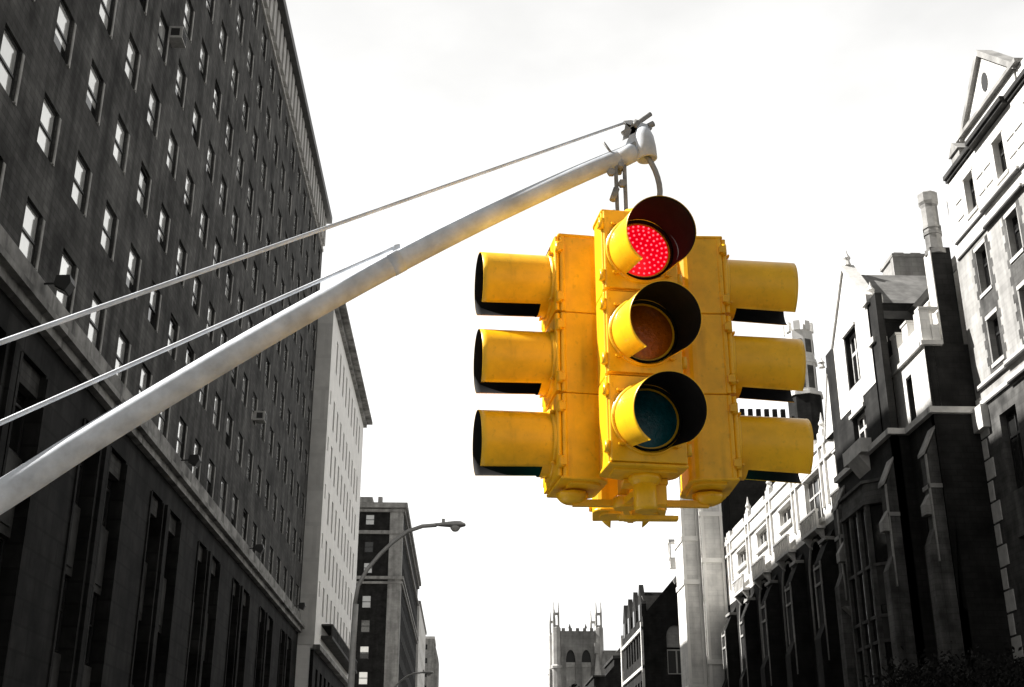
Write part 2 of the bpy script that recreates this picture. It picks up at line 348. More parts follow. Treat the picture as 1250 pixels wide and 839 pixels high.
while y < 96: lbox(mb, 'L', X, y + 6.85, y + 7.3, -1.5, 13.75, .14); y += 10.25
mb.build('pilaster_ribs', M['stone_l'], B1)
mb = MB(); lbox(mb, 'L', X, 24, 103.5, 15.2, 15.42, .55); lbox(mb, 'L', X, 24, 103.5, 15.42, 16.45, .12); lbox(mb, 'L', X, 24, 103.5, 14.85, 15.2, .3)
mb.build('string_course', M['band_l'], B1)
mb = MB(); lbox(mb, 'L', X, 24, 103.5, 53.1, 53.75, .75); mb.build('cornice', M['copper'], B1)
mb = MB(); y = 24.4
lbox(mb, 'L', X, 24, 103.5, 50.1, 50.35, .1); lbox(mb, 'L', X, 24, 103.5, 50.35, 53.1, .05)
while y < 103: lbox(mb, 'L', X, y, y + .85, 50.36, 53.09, .32); y += 1.55
mb.build('frieze', M['cornice_l'], B1)
# floodlights and air conditioners
for i, (y, lab) in enumerate(((36.5, 'black floodlight on a bracket above the stone ledge, nearest and largest of the four'),
                              (57.1, 'black floodlight above the stone ledge, just under the white mast arm'),
                              (77.3, 'black floodlight on the stone ledge, third one away from the viewer'),
                              (99.2, 'tiny black floodlight at the far end of the stone ledge beside the white building'))):
    t = thing('floodlight', (X, y, 16.35), lab, 'floodlight', 'floodlights along the ledge of the dark block')
    m_ = MB(); m_.tube([(X - .05, y, 16.35), (X + .6, y, 16.40)], .035); m_.box(X - .01, X + .05, y - .12, y + .12, 16.2, 16.5); m_.build('bracket', M['dark'], t)
    m_ = MB(); m_.prism([(X + .5, 16.25), (X + .9, 16.05), (X + 1.05, 16.35), (X + .98, 16.6), (X + .55, 16.58)], y - .24, y + .24, 'y'); m_.build('lamp_housing', M['dark'], t)
    m_ = MB(); m_.prism([(X + .53, 16.22), (X + .89, 16.04), (X + .88, 16.01), (X + .52, 16.19)], y - .2, y + .2, 'y'); m_.build('lens', M['glass_d'], t)
for (y, z, lab) in ((47.35, 33.5, 'boxy air conditioner jutting from a high window near the top of the picture'), (76.5, 24.6, 'dark air conditioner jutting from a lower window halfway along the brick block')):
    t = thing('air_conditioner', (X, y, z), lab, 'air conditioner', 'window air conditioners on the brick block')
    m_ = MB(); m_.box(X - .3, X + .62, y - .42, y + .42, z, z + .62); m_.build('casing', M['acbox'], t)
    m_ = MB()
    for k in range(7): m_.box(X + .62, X + .64, y - .36, y + .36, z + .07 + k * .075, z + .1 + k * .075)
    m_.box(X + .1, X + .5, y - .44, y - .42, z + .12, z + .5); m_.build('grille', M['dark'], t)

# ================================================================ left: white building
B2 = thing('white_office_building', (-12.6, 121, G), 'bright white building with narrow windows and a flat overhanging cornice beyond the dark block', 'building')
X = -12.6
cc = [107.6 + 3.27 * k for k in range(9)]
rows = [(39.6, 42.8), (33.9, 36.8), (29.5, 32.4), (25.1, 28.0), (20.7, 23.6), (16.9, 19.4)]
wh = [(c, c + 1.15, a, b) for a, b in rows for c in cc] + [(104.6, 105.3, b - 1.3, b) for a, b in rows[1:]]
mb = MB(); facade(mb, 'L', X, 103.54, 139.3, 13.6, 44.85, wh, 0.3)
mb.box(-45, X - .31, 103.56, 139.3, G, 44.85); mb.box(X - .31, X - .3, 103.56, 139.2, 13.6, 44.8); mb.build('wall', M['white'], B2)
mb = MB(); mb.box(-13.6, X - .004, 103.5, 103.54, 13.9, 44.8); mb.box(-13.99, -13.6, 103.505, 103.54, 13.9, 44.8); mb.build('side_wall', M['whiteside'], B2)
windows(B2, 'L', X, wh, .3, rails=(.5,), gm='glass_w', fm='frame_d', fw=.06)
mb = MB(); lbox(mb, 'L', X, 103.0, 140.2, 44.85, 45.15, 1.0); lbox(mb, 'L', X, 103.2, 140.0, 44.4, 44.85, .35); mb.build('cornice', M['band_l'], B2)
bw = [(y, y + 1.6, 2, 12.2) for y in [105.5 + 3.3 * k for k in range(10)]]
mb = MB(); facade(mb, 'L', X, 103.52, 139.3, G, 13.5, bw, .3); mb.build('base_wall', M['stone_l'], B2)
windows(B2, 'L', X, bw, .3, nx=1, rails=(.3, .6), gm='glass_d', name='base_window')
mb = MB(); lbox(mb, 'L', X, 103.4, 139.4, 13.5, 13.9, .5); mb.build('ledge', M['band_l'], B2)
mb = MB(); lbox(mb, 'L', X, 107.9, 134.5, 15.0, 15.25, 1.0); lbox(mb, 'L', X, 107.9, 134.5, 16.1, 16.25, 1.0)
for k in range(45): lbox(mb, 'L', X + .85, 108 + k * .59, 108.2 + k * .59, 15.25, 16.1, .12, 0)
mb.build('balcony', M['spandrel'], B2)

# ================================================================ left: dark brick apartment with pale corner
B3 = thing('corner_apartment_house', (-15, 250, G), 'dark tall apartment house with a pale stone corner strip behind the street lamp', 'building')
sw = []
for (z0, z1) in ((50.0, 51.9), (45.0, 47.0), (41.3, 43.2), (35.2, 37.4), (31.0, 33.2), (26.5, 28.7), (22.2, 24.4), (18, 20.2), (13.6, 15.8)): sw.append((-18.3, -16.7, z0, z1))
for k in range(9): sw.append((-22.6, -21.2, 13.6 + 4.4 * k, 15.8 + 4.4 * k))
mb = MB(); facade(mb, 'S', 215, -30, -13.9, G, 53, sw, .3); mb.box(-30, -11.95, 215.31, 292, G, 53)
ww = [(219 + 4.2 * k, 220.6 + 4.2 * k, 6 + 4.4 * j, 8.6 + 4.4 * j) for k in range(17) for j in range(0, 10)]
facade(mb, 'L', -11.6, 215.3, 292, G, 53, merge_sorted(ww), .3); mb.build('wall', M['brick_r'], B3)
windows(B3, 'S', 215, [h for i_, h in enumerate(sw) if i_ % 3 != 1], .3, rails=(.5,), gm='glass_b', fm='frame_d', fw=.1, jamb=.1)
windows(B3, 'S', 215, [h for i_, h in enumerate(sw) if i_ % 3 == 1], .3, rails=(.5,), gm='glass_w', fm='frame_d', fw=.1)
windows(B3, 'L', -11.6, merge_sorted(ww), .3, rails=(.5,), gm='glass_w', name='side_window', limit=100)
mb = MB(); mb.box(-13.9, -11.58, 214.8, 217.5, G, 53.0); mb.build('corner_pier', M['lime2'], B3)
mb = MB()
for z, h, o_ in ((53.0, .9, 1.0), (52.3, .5, .5), (48.3, .6, .45), (39.4, .4, .4), (40.2, .5, .6)):
    mb.box(-30, -11.6 + o_ * .8, 215 - o_, 215.2, z, z + h); mb.box(-12, -11.6 + o_ * .8 - .003, 215.2, 292, z, z + h)
mb.build('cornice', M['lime2'], B3)
mb = MB(); mb.box(-20.3, -17.6, 220, 226, 53.9, 56.4); mb.box(-17.2, -13.2, 222, 228, 53.9, 54.9); mb.box(-16.5, -15.7, 219, 220, 53.9, 56.2); mb.build('roof_structures', M['lime2'], B3)
B4 = thing('pale_slab_building', (-12, 330, G), 'plain pale building edge just right of the dark apartment house, stepping down the street', 'building')
mb = MB(); facade(mb, 'L', -11.4, 300, 352, G, 50.2, [(304 + 5 * k, 305.5 + 5 * k, 8 + 5 * j, 10.5 + 5 * j) for k in range(9) for j in range(8)], .3); mb.box(-28, -11.71, 300, 352, G, 50.2); mb.build('wall', M['lime'], B4)
mb = MB(); mb.box(-28.2, -11.1, 299.6, 352.4, 50.2, 50.9); mb.build('parapet', M['lime2'], B4)
B5 = thing('distant_pale_tower', (-12, 440, G), 'farthest pale block at the end of the left row with three small square windows', 'building')
hh = [(-14.3, -13.2, z, z + 1.8) for z in (56.2, 51.6, 47.0, 42.4, 37.8)]
mb = MB(); facade(mb, 'S', 430, -22, -11, G, 59.9, hh, .4); mb.box(-22, -11, 430.41, 450, G, 59.9); mb.prism([(-11, G), (-9.4, G), (-9.4, 53.5), (-11, 59.9)], 431, 449, 'y'); mb.build('wall', M['lime2'], B5)
windows(B5, 'S', 430, hh, .4, gm='glass_d', fw=.12)
mb = MB(); mb.box(-22.3, -10.7, 429.6, 450.3, 59.9, 60.7); mb.build('parapet', M['lime'], B5)

# ================================================================ right: near pale stone building
N1 = thing('pale_stone_building', (24, 36, G), 'pale stone building at the right edge with gabled parapet, moulded cornice and dark windows', 'building')
X = 24.0
top = []; pitch = 3.55
ya = [50.2, 46.75, 43.3, 39.8, 36.3, 32.8, 29.3, 25.8]
for i, y in enumerate(ya):
    top.append((y, y + 1.05, 27.3, 29.25)); top.append((y - .15, y + .95, 23.1 + (.2 if i else 0), 25.3)); top.append((y - .25, y + .85, 19.6, 21.75))
    top.append((y - .6, y + 1.1, 13.6, 17.2)); top.append((y - .6, y + 1.1, 7.5, 11.6)); top.append((y - .6, y + 1.1, 1.5, 5.6))
up = [h for h in top if h[2] > 18]; lo = [h for h in top if h[2] < 18]
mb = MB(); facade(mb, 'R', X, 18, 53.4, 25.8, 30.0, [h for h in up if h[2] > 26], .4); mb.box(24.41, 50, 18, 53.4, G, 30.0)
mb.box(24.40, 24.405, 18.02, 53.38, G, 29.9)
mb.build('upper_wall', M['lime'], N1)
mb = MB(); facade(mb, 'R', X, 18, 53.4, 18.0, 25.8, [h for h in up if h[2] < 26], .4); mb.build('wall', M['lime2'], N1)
mb = MB(); facade(mb, 'R', X, 18, 53.4, G, 18.0, lo, .4); mb.build('lower_wall', M['brick_r2'], N1)  # darker stone puts the shade on the lower storeys into the colour
windows(N1, 'R', X, [h for h in up if h[0] > 30], .4, rails=(.66,), nx=1, gm='glass_d', fm='frame_d', fw=.09)
windows(N1, 'R', X, [h for h in lo if h[0] > 30], .4, rails=(.7,), nx=2, gm='glass_d', fm='frame_d', fw=.09, name='lower_window')
def stepped(mb, z0, z1, base, segs, out_bay=.45, mi=0):
    for (a, b, bay) in segs: lbox(mb, 'R', X, a, b, z0, z1, base + (out_bay if bay else 0), .2, mi)
segs = [(18, 24.6, 0), (24.6, 31.2, 1), (31.2, 37.8, 0), (37.8, 45.6, 0), (45.6, 49.6, 1), (49.6, 53.0, 0)]
for y in ya:                                   # dark brick strips with toothed stone edges around the window columns
    mb = MB(); k = 0; z = 19.25
    while z < 25.5:
        w_ = .42 if k % 2 else .26; zt_ = min(z + .42, 25.6)
        mid = (z + zt_) / 2; inwin = 19.55 < mid < 21.8 or 23.05 < mid < 25.55
        if inwin: lbox(mb, 'R', X, y - .25 - w_, y - .26, z, zt_ - .002, .012, .05); lbox(mb, 'R', X, y + 1.0, y + 1.0 + w_, z, zt_ - .002, .012, .05)
        else: lbox(mb, 'R', X, y - .25 - w_, y + 1.0 + w_, z, zt_ - .002, .012, .05)
        z = zt_; k += 1
    mb.build('brick_strip', M['brick_r2'], N1)
mb = MB(); stepped(mb, 25.85, 26.0, .05, segs, .12); stepped(mb, 26.7, 26.85, .06, segs, .12); stepped(mb, 18.2, 18.4, .08, segs, .12); stepped(mb, 19.0, 19.15, .1, segs, .12)
for h in up:
    lbox(mb, 'R', X, h[0] - .12, h[1] + .12, h[2] - .18, h[2] - .01, .06); lbox(mb, 'R', X, h[0] - .1, h[1] + .1, h[3] + .01, h[3] + .2, .03)
for h in up:
    if h[2] > 26:
        for z in (27.6, 28.5): lbox(mb, 'R', X, h[1] + .45, h[1] + 1.15, z, z + .07, .05); lbox(mb, 'R', X, h[0] - 1.1, h[0] - .4, z, z + .07, .05)
for k in range(19):
    z = -.3 + k * 1.0; lbox(mb, 'R', X, 53.4 - (.9 if k % 2 else .5), 53.405, z, z + .9, .05, .12)
lbox(mb, 'R', X, 52.3, 53.42, 17.0, 18.1, .35)
mb.build('stone_trim', M['trim'], N1)
mb = MB(); stepped(mb, 25.75, 25.84, .08, segs, .12); stepped(mb, 26.61, 26.69, .09, segs, .12); stepped(mb, 18.1, 18.19, .1, segs, .12); stepped(mb, 18.9, 18.99, .12, segs, .12); mb.build('shade_line_strip', M['copper'], N1)  # dark strips painting the shade line under each string course
mb = MB(); stepped(mb, 30.05, 30.2, .1, segs, .2); stepped(mb, 30.2, 30.42, .2, segs, .2); mb.build('cornice', M['spandrel'], N1)
mb = MB(); mb.box(24.1, 24.6, 44.9, 50.6, 30.6, 31.5); mb.box(24.15, 24.5, 18, 44.8, 30.6, 31.3)
mb.prism([(44.9, 31.5), (50.6, 31.5), (47.75, 34.1)], 24.15, 24.6, 'x'); mb.build('parapet', M['lime'], N1)
mb = MB()
for s_ in (-1, 1):
    mb.prism([(47.75, 34.05), (47.75, 34.4), (47.75 + s_ * 3.1, 31.55), (47.75 + s_ * 3.1, 31.2)], 23.95, 24.75, 'x')
mb.box(23.9, 24.8, 44.3, 51.2, 31.35, 31.55); mb.lathe([(.0, 34.3), (.22, 34.5), (.12, 34.8), (.2, 35.0), (0, 35.2)], 10, (24.3, 45.2, -3.2), caps=False)
mb.box(24.2, 25.4, 51.6, 52.6, 30.6, 31.3); mb.prism([(51.5, 31.3), (52.7, 31.3), (52.1, 31.9)], 24.1, 25.5, 'x')
mb.build('gable_coping', M['lime2'], N1)
mb = MB(); mb.T = Matrix.Translation((24.14, 47.75, 32.6)) @ Matrix.Diagonal((1, .32, .5, 1)); mb.lathe([(1, 0), (1, -.02)], 20, axis='x', smooth=False); mb.T = Matrix(); mb.build('oval_window', M['glass_d'], N1)
mb = MB(); mb.prism([(45.1, 31.5), (50.4, 31.5), (47.75, 34.0)], 24.61, 32, 'x'); mb.prism([(24.6, 30.6), (50, 30.6), (50, 36), (31, 35)], 18.5, 53, 'y'); mb.build('roof', M['slate'], N1)

# ================================================================ right: gothic college range (three blocks in one building)
C = thing('gothic_college_building', (22, 75, G), 'dark gothic college range with crenellations, steep gable, oriel and tall arches on the right', 'building')
mb = MB()
# south end block: plane 21.85
bh = [(55.45, 56.15, 18.5, 20.6), (54.9, 55.9, 10.6, 13.6), (54.9, 55.9, 5.2, 8.6)]
facade(mb, 'R', 21.85, 53.4, 56.8, G, 21.5, bh, .35); facade(mb, 'R', 21.85, 56.8, 58.4, 18.1, 21.5, [], .35)
facade(mb, 'S', 53.4, 21.85, 24.0, G, 21.5, [], .35)
mb.box(22.21, 42, 53.76, 66, G, 21.5)
# middle block: plane 21
ah = [(60.3, 62.4, 18.45, 20.6), (60.4, 62.2, 22.3, 25.3), (59.0, 64.0, 5.3, 15.0)]
facade(mb, 'R', 21.0, 56.8, 66.0, G, 25.7, ah, .35); facade(mb, 'S', 56.8, 21.0, 21.86, G, 18.0, [], .3)
mb.box(21.36, 42, 58.1, 66, 21.5, 25.7)
facade(mb, 'S', 57.9, 21.0, 24.0, 18.0, 25.5, [], .2)
mb.prism([(58.0, 25.7), (64.3, 25.7), (61.15, 29.1)], 21.0, 21.4, 'x')
mb.prism([(66.0, 21.6), (69.4, 21.6), (67.7, 25.4)], 21.6, 22.0, 'x')
# arcade: plane 22.5, five bays
bays = [(66.0, 72.3), (72.3, 79.5), (79.5, 86.7), (86.7, 93.9), (93.9, 101.0), (101.0, 104.0)]
ch = []; arches = []; cwin = []
for i, (a, b) in enumerate(bays[:5]):
    ch.append((a + 2.7, b - 1.2, -1.0, 16.9)); arches.append((a + 2.7, b - 1.2, 14.6, 16.9))
    if i < 2: cwin.append((a + 2.0, b - 1.4, 18.0, 21.2))
    else: cwin.append((a + 2.1, b - 1.7, 19.65, 20.95))
facade(mb, 'R', 22.5, 66.0, 104.0, G, 17.4, ch, 1.1, arch=arches)
mb.box(23.61, 42, 66, 104, G, 17.4)
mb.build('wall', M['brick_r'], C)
mb = MB(); facade(mb, 'R', 22.5, 66.0, 104.0, 17.4, 22.4, cwin, .35); mb.box(22.86, 42, 66, 104, 17.4, 22.4); mb.build('upper_arcade_wall', M['lime'], C)  # pale stone here, dark stone below: sun and shade set by colour
windows(C, 'R', 22.5, cwin[:2], .35, nx=3, rails=(.62,), gm='glass_d', fm='frame_l', fw=.11)
windows(C, 'R', 22.5, cwin[2:], .35, nx=3, rails=(), gm='glass_d', fm='frame_l', fw=.16)
windows(C, 'R', 22.5, [(h[0], h[1], 0, 16.9) for h in ch], 1.1, nx=3, rails=(.2, .4, .6, .8), gm='glass_d', fm='frame_d', fw=.1, name='arched_window')
windows(C, 'R', 21.0, ah[:2], .35, nx=2, rails=(.62,), gm='glass_d', fm='frame_l', fw=.16, name='mullioned_window')
windows(C, 'R', 21.85, bh, .35, nx=1, rails=(.5,), gm='glass_d', fm='frame_l', fw=.12, name='narrow_window')
# pale sheets over the dark wall, painting sunlight onto the upper gables
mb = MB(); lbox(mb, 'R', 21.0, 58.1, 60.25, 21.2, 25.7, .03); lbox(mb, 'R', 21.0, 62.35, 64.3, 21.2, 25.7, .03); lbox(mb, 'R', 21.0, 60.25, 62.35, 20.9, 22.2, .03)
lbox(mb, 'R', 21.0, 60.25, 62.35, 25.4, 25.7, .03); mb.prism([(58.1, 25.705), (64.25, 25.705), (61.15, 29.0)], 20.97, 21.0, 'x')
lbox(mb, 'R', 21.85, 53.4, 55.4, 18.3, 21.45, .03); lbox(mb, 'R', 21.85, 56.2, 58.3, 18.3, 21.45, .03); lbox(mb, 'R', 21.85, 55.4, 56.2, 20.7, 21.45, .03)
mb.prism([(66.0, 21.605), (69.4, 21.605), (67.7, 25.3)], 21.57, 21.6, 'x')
mb.build('sunlight_sheet', M['lime'], C)
# parapets with merlons
mb = MB()
lbox(mb, 'R', 21.85, 53.4, 58.3, 21.5, 22.5, .05, .45); lbox(mb, 'S', 53.4, 22.3, 22.7, 21.5, 22.5, .05, .35)
for y in (53.4, 55.1, 56.7): lbox(mb, 'R', 21.85, y, y + .75, 22.5, 23.3, .05, .45)
for i, (a, b) in enumerate(bays):
    lbox(mb, 'R', 22.5, a, b, 22.4, 22.75, .12, .4); lbox(mb, 'R', 22.5, a + .3, a + 1.5, 22.75, 23.3, .12, .4)
    lbox(mb, 'R', 22.5, a + 2.2, b - 1.0, 22.75, 23.15, .12, .4)
mb.build('parapet', M['lime'], C)
# string courses, sills, copings
mb = MB()
lbox(mb, 'R', 21.0, 56.8, 66.0, 17.95, 18.25, .25); lbox(mb, 'S', 56.8, 20.75, 21.85, 17.95, 18.25, .25); lbox(mb, 'R', 21.85, 53.4, 56.55, 17.95, 18.25, .25)
lbox(mb, 'S', 53.4, 21.6, 24, 17.95, 18.25, .25); lbox(mb, 'R', 21.85, 53.4, 58.3, 21.4, 21.6, .2); lbox(mb, 'S', 53.4, 21.65, 22.7, 21.4, 21.62, .2)
lbox(mb, 'S', 53.4, 21.78, 22.75, 23.3, 23.42, .1, .5)
for y in (55.05, 56.65): lbox(mb, 'R', 21.85, y, y + .85, 23.3, 23.42, .1, .5)
for s_ in (-1, 1): mb.prism([(61.15, 29.0), (61.15, 29.35), (61.15 + s_ * 3.25, 25.85), (61.15 + s_ * 3.25, 25.5)], 20.85, 21.6, 'x')
for s_ in (-1, 1): mb.prism([(67.7, 25.3), (67.7, 25.6), (67.7 + s_ * 1.8, 21.75), (67.7 + s_ * 1.8, 21.5)], 21.5, 22.1, 'x')
mb.box(20.8, 21.7, 57.6, 58.4, 25.5, 25.95); mb.box(20.85, 21.6, 57.4, 58.3, 23.2, 23.5)
for i, (a, b) in enumerate(bays):
    lbox(mb, 'R', 22.5, a, b, 21.35, 21.55, .15)
    lbox(mb, 'R', 22.5, a + .3, a + .55, 18.5, 22.4, .16); lbox(mb, 'R', 22.5, a + 1.4, a + 1.62, 18.5, 22.4, .16)
for h in cwin: lbox(mb, 'R', 22.5, h[0] - .2, h[1] + .2, h[2] - .3, h[2] - .01, .2); lbox(mb, 'R', 22.5, h[0] - .2, h[1] + .2, h[3] + .01, h[3] + .18, .12)
for h in ah[:2]: lbox(mb, 'R', 21.0, h[0] - .2, h[1] + .2, h[3] + .01, h[3] + .2, .14)
mb.build('string_course', M['trim'], C)
# pierced balconies beneath the arcade windows
for i, (a, b) in enumerate(bays[:5]):
    m_ = MB(); y0, y1 = (a + 1.9, b - 1.5)
    lbox(m_, 'R', 22.5, y0, y1, 17.3, 17.5, .55); lbox(m_, 'R', 22.1, y0, y1, 18.4, 18.55, .2, .05)
    k = y0
    while k < y1 - .1: lbox(m_, 'R', 22.05, k, k + .16, 17.5, 18.4, .1, .05); k += .52
    for q in (y0 + .3, y1 - .6): m_.prism([(21.95, 17.3), (22.5, 17.3), (22.5, 16.6)], q, q + .3, 'y')
    m_.build('balcony', M['trim'], C)
m_ = MB(); lbox(m_, 'R', 21.0, 59.8, 62.9, 18.0, 18.75, .6); m_.prism([(20.4, 18.0), (21.0, 18.0), (21.0, 17.2)], 60.4, 62.3, 'y'); m_.build('balcony', M['trim'], C)
# buttresses with sloped caps and sunk panels
for (a, b) in bays:
    m_ = MB(); y0, y1 = a + .25, a + 1.75
    m_.prism([(21.5, G), (22.5, G), (22.5, 16.9), (21.95, 15.9), (21.5, 14.9)], y0, y1, 'y')
    m_.prism([(21.1, G), (21.5, G), (21.5, 11.2), (21.1, 10.3)], y0 + .1, y1 - .1, 'y')
    m_.build('buttress', M['brick_r'], C)
    m_ = MB()
    for y in (y0 - .02, y1 - .16): m_.box(21.44, 21.5, y, y + .18, 9, 14.9)
    for z in (13.5, 14.5): m_.box(21.42, 21.52, y0 + .0, y1, z, z + .16)
    m_.box(21.9, 22.55, y0 - .05, y1 + .05, 16.2, 16.4)
    m_.build('buttress_dressing', M['lime2'], C)
for i, (a, b) in enumerate(bays[:5]):
    m_ = MB(); h0, h1 = a + 2.7, b - 1.2; c = (h0 + h1) / 2; P0 = []
    for k in range(17):
        th = math.pi * k / 16; P0.append((22.46, c - (h1 - h0 + .25) / 2 * math.cos(th), 14.6 + 2.45 * math.sin(th) ** .9))
    m_.tube([(22.46, h0 - .12, 9.0)] + P0 + [(22.46, h1 + .12, 9.0)], .09, 6); m_.build('hood_mould', M['lime2'], C)
    for z in (23.3,):
        m_ = MB(); m_.lathe([(.28, z), (.16, z + .35), (.24, z + .5), (.1, z + .8), (.02, z + 1.3)], 8, (22.6, a + .9, 0), smooth=False); m_.build('finial', M['lime'], C)
for (y, z, hgt) in ((61.15, 29.3, 1.0), (58.0, 25.95, .9), (67.7, 25.6, .7)):
    m_ = MB(); m_.lathe([(.22, z), (.14, z + hgt * .3), (.22, z + hgt * .45), (.08, z + hgt * .7), (.02, z + hgt)], 8, (21.25, y, 0), smooth=False); m_.build('finial', M['lime'], C)
for y0 in (53.95, 57.35, 64.7):                   # canopied niches on the corner buttresses
    px = 21.3 if y0 < 55 else 20.45
    m_ = MB(); m_.prism([(px - .3, 13.2), (px + .3, 13.2), (px + .3, 14.6), (px, 14.2), (px - .3, 13.7)], y0 - .3, y0 + .3, 'y'); m_.prism([(px - .3, 10.8), (px + .3, 10.8), (px + .3, 10.2)], y0 - .28, y0 + .28, 'y'); m_.build('niche_canopy', M['lime2'], C)
# clasping corner buttresses of the south and middle blocks
for (x0, x1, y0, y1, zt, ex) in ((21.3, 21.85, 53.5, 54.3, 16.0, 0), (20.5, 21.0, 57.0, 57.9, 15.5, 0), (20.5, 21.0, 65.0, 65.9, 16.2, 0)):
    m_ = MB(); m_.prism([(x0, G), (x1, G), (x1, zt + 1.2), (x0, zt)], y0, y1, 'y'); m_.prism([(x0 - .35, G), (x0, G), (x0, zt - 3.4), (x0 - .35, zt - 4.2)], y0 + .05, y1 - .05, 'y'); m_.build('buttress', M['brick_r2'], C)
    m_ = MB(); m_.box(x0 - .06, x1, y0 - .06, y1 + .06, zt - 1.6, zt - 1.4); m_.box(x0 - .06, x0, y0 - .05, y0 + .12, zt - 5, zt)
    m_.prism([(x0 - .1, zt), (x1, zt + 1.25), (x1, zt + 1.4), (x0 - .1, zt + .15)], y0 - .05, y1 + .05, 'y'); m_.build('buttress_dressing', M['lime2'], C)
# tall oriel on the middle block
O = MB(); x0 = 20.0
O.prism([(21.0, 58.4), (20.15, 59.3), (20.15, 63.2), (21.0, 64.1)], 15.2, 16.1, 'z'); O.prism([(21.0, 58.3), (20.0, 59.2), (20.0, 63.3), (21.0, 64.2)], 15.0, 15.2, 'z')
O.prism([(21.0, 58.3), (20.0, 59.2), (20.0, 63.3), (21.0, 64.2)], 16.1, 16.25, 'z'); O.prism([(21.0, 58.3), (20.0, 59.2), (20.0, 63.3), (21.0, 64.2)], 4.9, 5.3, 'z')
O.prism([(21.0, 58.9), (20.5, 59.6), (20.5, 62.8), (21.0, 63.5)], 4.1, 4.9, 'z')
for (px, py) in ((20.2, 59.35), (20.2, 63.15), (20.2, 60.6), (20.2, 61.9), (20.92, 58.5), (20.92, 64.0)): O.box(px - .12, px + .12, py - .12, py + .12, 5.3, 15.0)
for z in (8.2, 9.4, 11.9): O.prism([(21.0, 58.45), (20.12, 59.3), (20.12, 63.2), (21.0, 64.05)], z, z + .15, 'z')
orl = O.build('oriel', M['brick_r2'], C)
m_ = MB(); m_.prism([(21.05, 58.6), (20.25, 59.4), (20.25, 63.1), (21.05, 63.9)], 5.3, 15.0, 'z'); m_.build('pane', M['glass_d'], orl)
m_ = MB(); m_.prism([(21.05, 58.52), (20.2, 59.36), (20.3, 59.5), (21.05, 58.75)], 8.35, 9.4, 'z'); m_.prism([(21.05, 58.52), (20.2, 59.36), (20.3, 59.5), (21.05, 58.75)], 10.0, 11.9, 'z'); m_.build('oriel_panel', M['spandrel'], orl)
# roofs behind the parapets
mb = MB()
mb.prism([(57.9, 25.0), (64.4, 25.0), (61.15, 28.75)], 21.4, 33, 'x')
mb.prism([(22.9, 22.4), (40, 22.4), (40, 30), (27.5, 27.6)], 66, 103.9, 'y')
mb.build('roof', M['slate'], C)
mb = MB(); mb.box(21.3, 33, 57.55, 58.0, 24.55, 25.0)
mb.prism([(22.9, 25.0), (23.4, 24.6), (27.8, 29.3), (27.2, 29.5)], 56.4, 58.0, 'y'); mb.prism([(22.7, 24.75), (22.95, 24.6), (27.3, 29.5), (27.0, 29.6)], 56.2, 56.4, 'y')
mb.build('gutter', M['copper'], C)
mb = MB(); mb.prism([(22.7, 21.5), (30, 21.5), (30, 27.5), (26.9, 28.4), (22.95, 24.4), (22.7, 24.1)], 54.4, 56.3, 'y'); mb.build('cross_gable', M['lime'], C)
mb = MB(); mb.box(22.9, 23.9, 53.62, 54.4, 21.5, 26.8); mb.box(22.3, 24.0, 53.42, 54.4, 18.3, 21.5); mb.build('stair_pier', M['brick_r'], C)
mb = MB(); mb.lathe([(.43, 26.6), (.43, 29.3), (.52, 29.45), (.52, 29.9), (.42, 30.0)], 8, (23.3, 54.0, 0), smooth=False); mb.lathe([(.54, 26.5), (.54, 26.75)], 8, (23.3, 54.0, 0), smooth=False); mb.lathe([(.48, 27.6), (.48, 27.75)], 8, (23.3, 54.0, 0), smooth=False); mb.lathe([(.48, 27.95), (.48, 28.05)], 8, (23.3, 54.0, 0), smooth=False)
mb.build('stair_turret', M['band_l'], C)
mb = MB(); mb.box(22.85, 22.9, 53.6, 54.42, 21.6, 26.6); mb.box(22.28, 22.3, 53.4, 54.4, 18.3, 21.4); mb.build('turret_sunlight_sheet', M['lime'], C)  # pale sheets paint the sunlit street face of the dark pier
mb = MB(); mb.box(24.5, 27.6, 62.6, 64.6, 25, 30.6); mb.box(24.3, 26.0, 62.2, 62.6, 25, 30.4); mb.box(24.4, 27.7, 62.5, 64.7, 30.6, 30.8)
for k in range(3): mb.box(24.7 + k, 25.3 + k, 63, 64, 30.8, 31.1)
mb.build('chimney', M['lime2'], C)

# ================================================================ right: back tower with crenellated turret
D = thing('crenellated_tower', (26, 106, G), 'square tower with an octagonal battlemented turret, half hidden behind the right signal head', 'building')
mb = MB(); mb.box(23.2, 31.0, 104.2, 116, G, 34.0); mb.box(23.0, 31.0, 104.0, 104.2, 30.0, 33.6)
for k in range(8): mb.box(23.2 + k * .75, 23.6 + k * .75, 103.9, 104.2, 33.9, 35.2)
mb.build('tower_body', M['brick_r'], D)
mb = MB(); mb.lathe([(1.6, 30.5), (1.6, 34.6), (1.6, 36.4)], 8, (30.9, 104.4, 0), smooth=False); mb.build('corbel', M['brick_r'], D)
mb = MB(); mb.lathe([(1.75, 36.4), (1.75, 36.7)], 8, (30.9, 104.4, 0), smooth=False); mb.lathe([(1.3, 36.7), (1.3, 42.8)], 8, (30.9, 104.4, 0), smooth=False)
mb.lathe([(1.5, 39.6), (1.5, 39.9)], 8, (30.9, 104.4, 0), smooth=False)
for k in range(8):
    a = 2 * math.pi * (k + .5) / 8; mb.T = Matrix.Translation((30.9, 104.4, 0)) @ Matrix.Rotation(a, 4, 'Z'); mb.box(1.0, 1.35, -.28, .28, 42.8, 43.7); mb.T = Matrix()
tu = mb.build('turret', M['lime'], D)
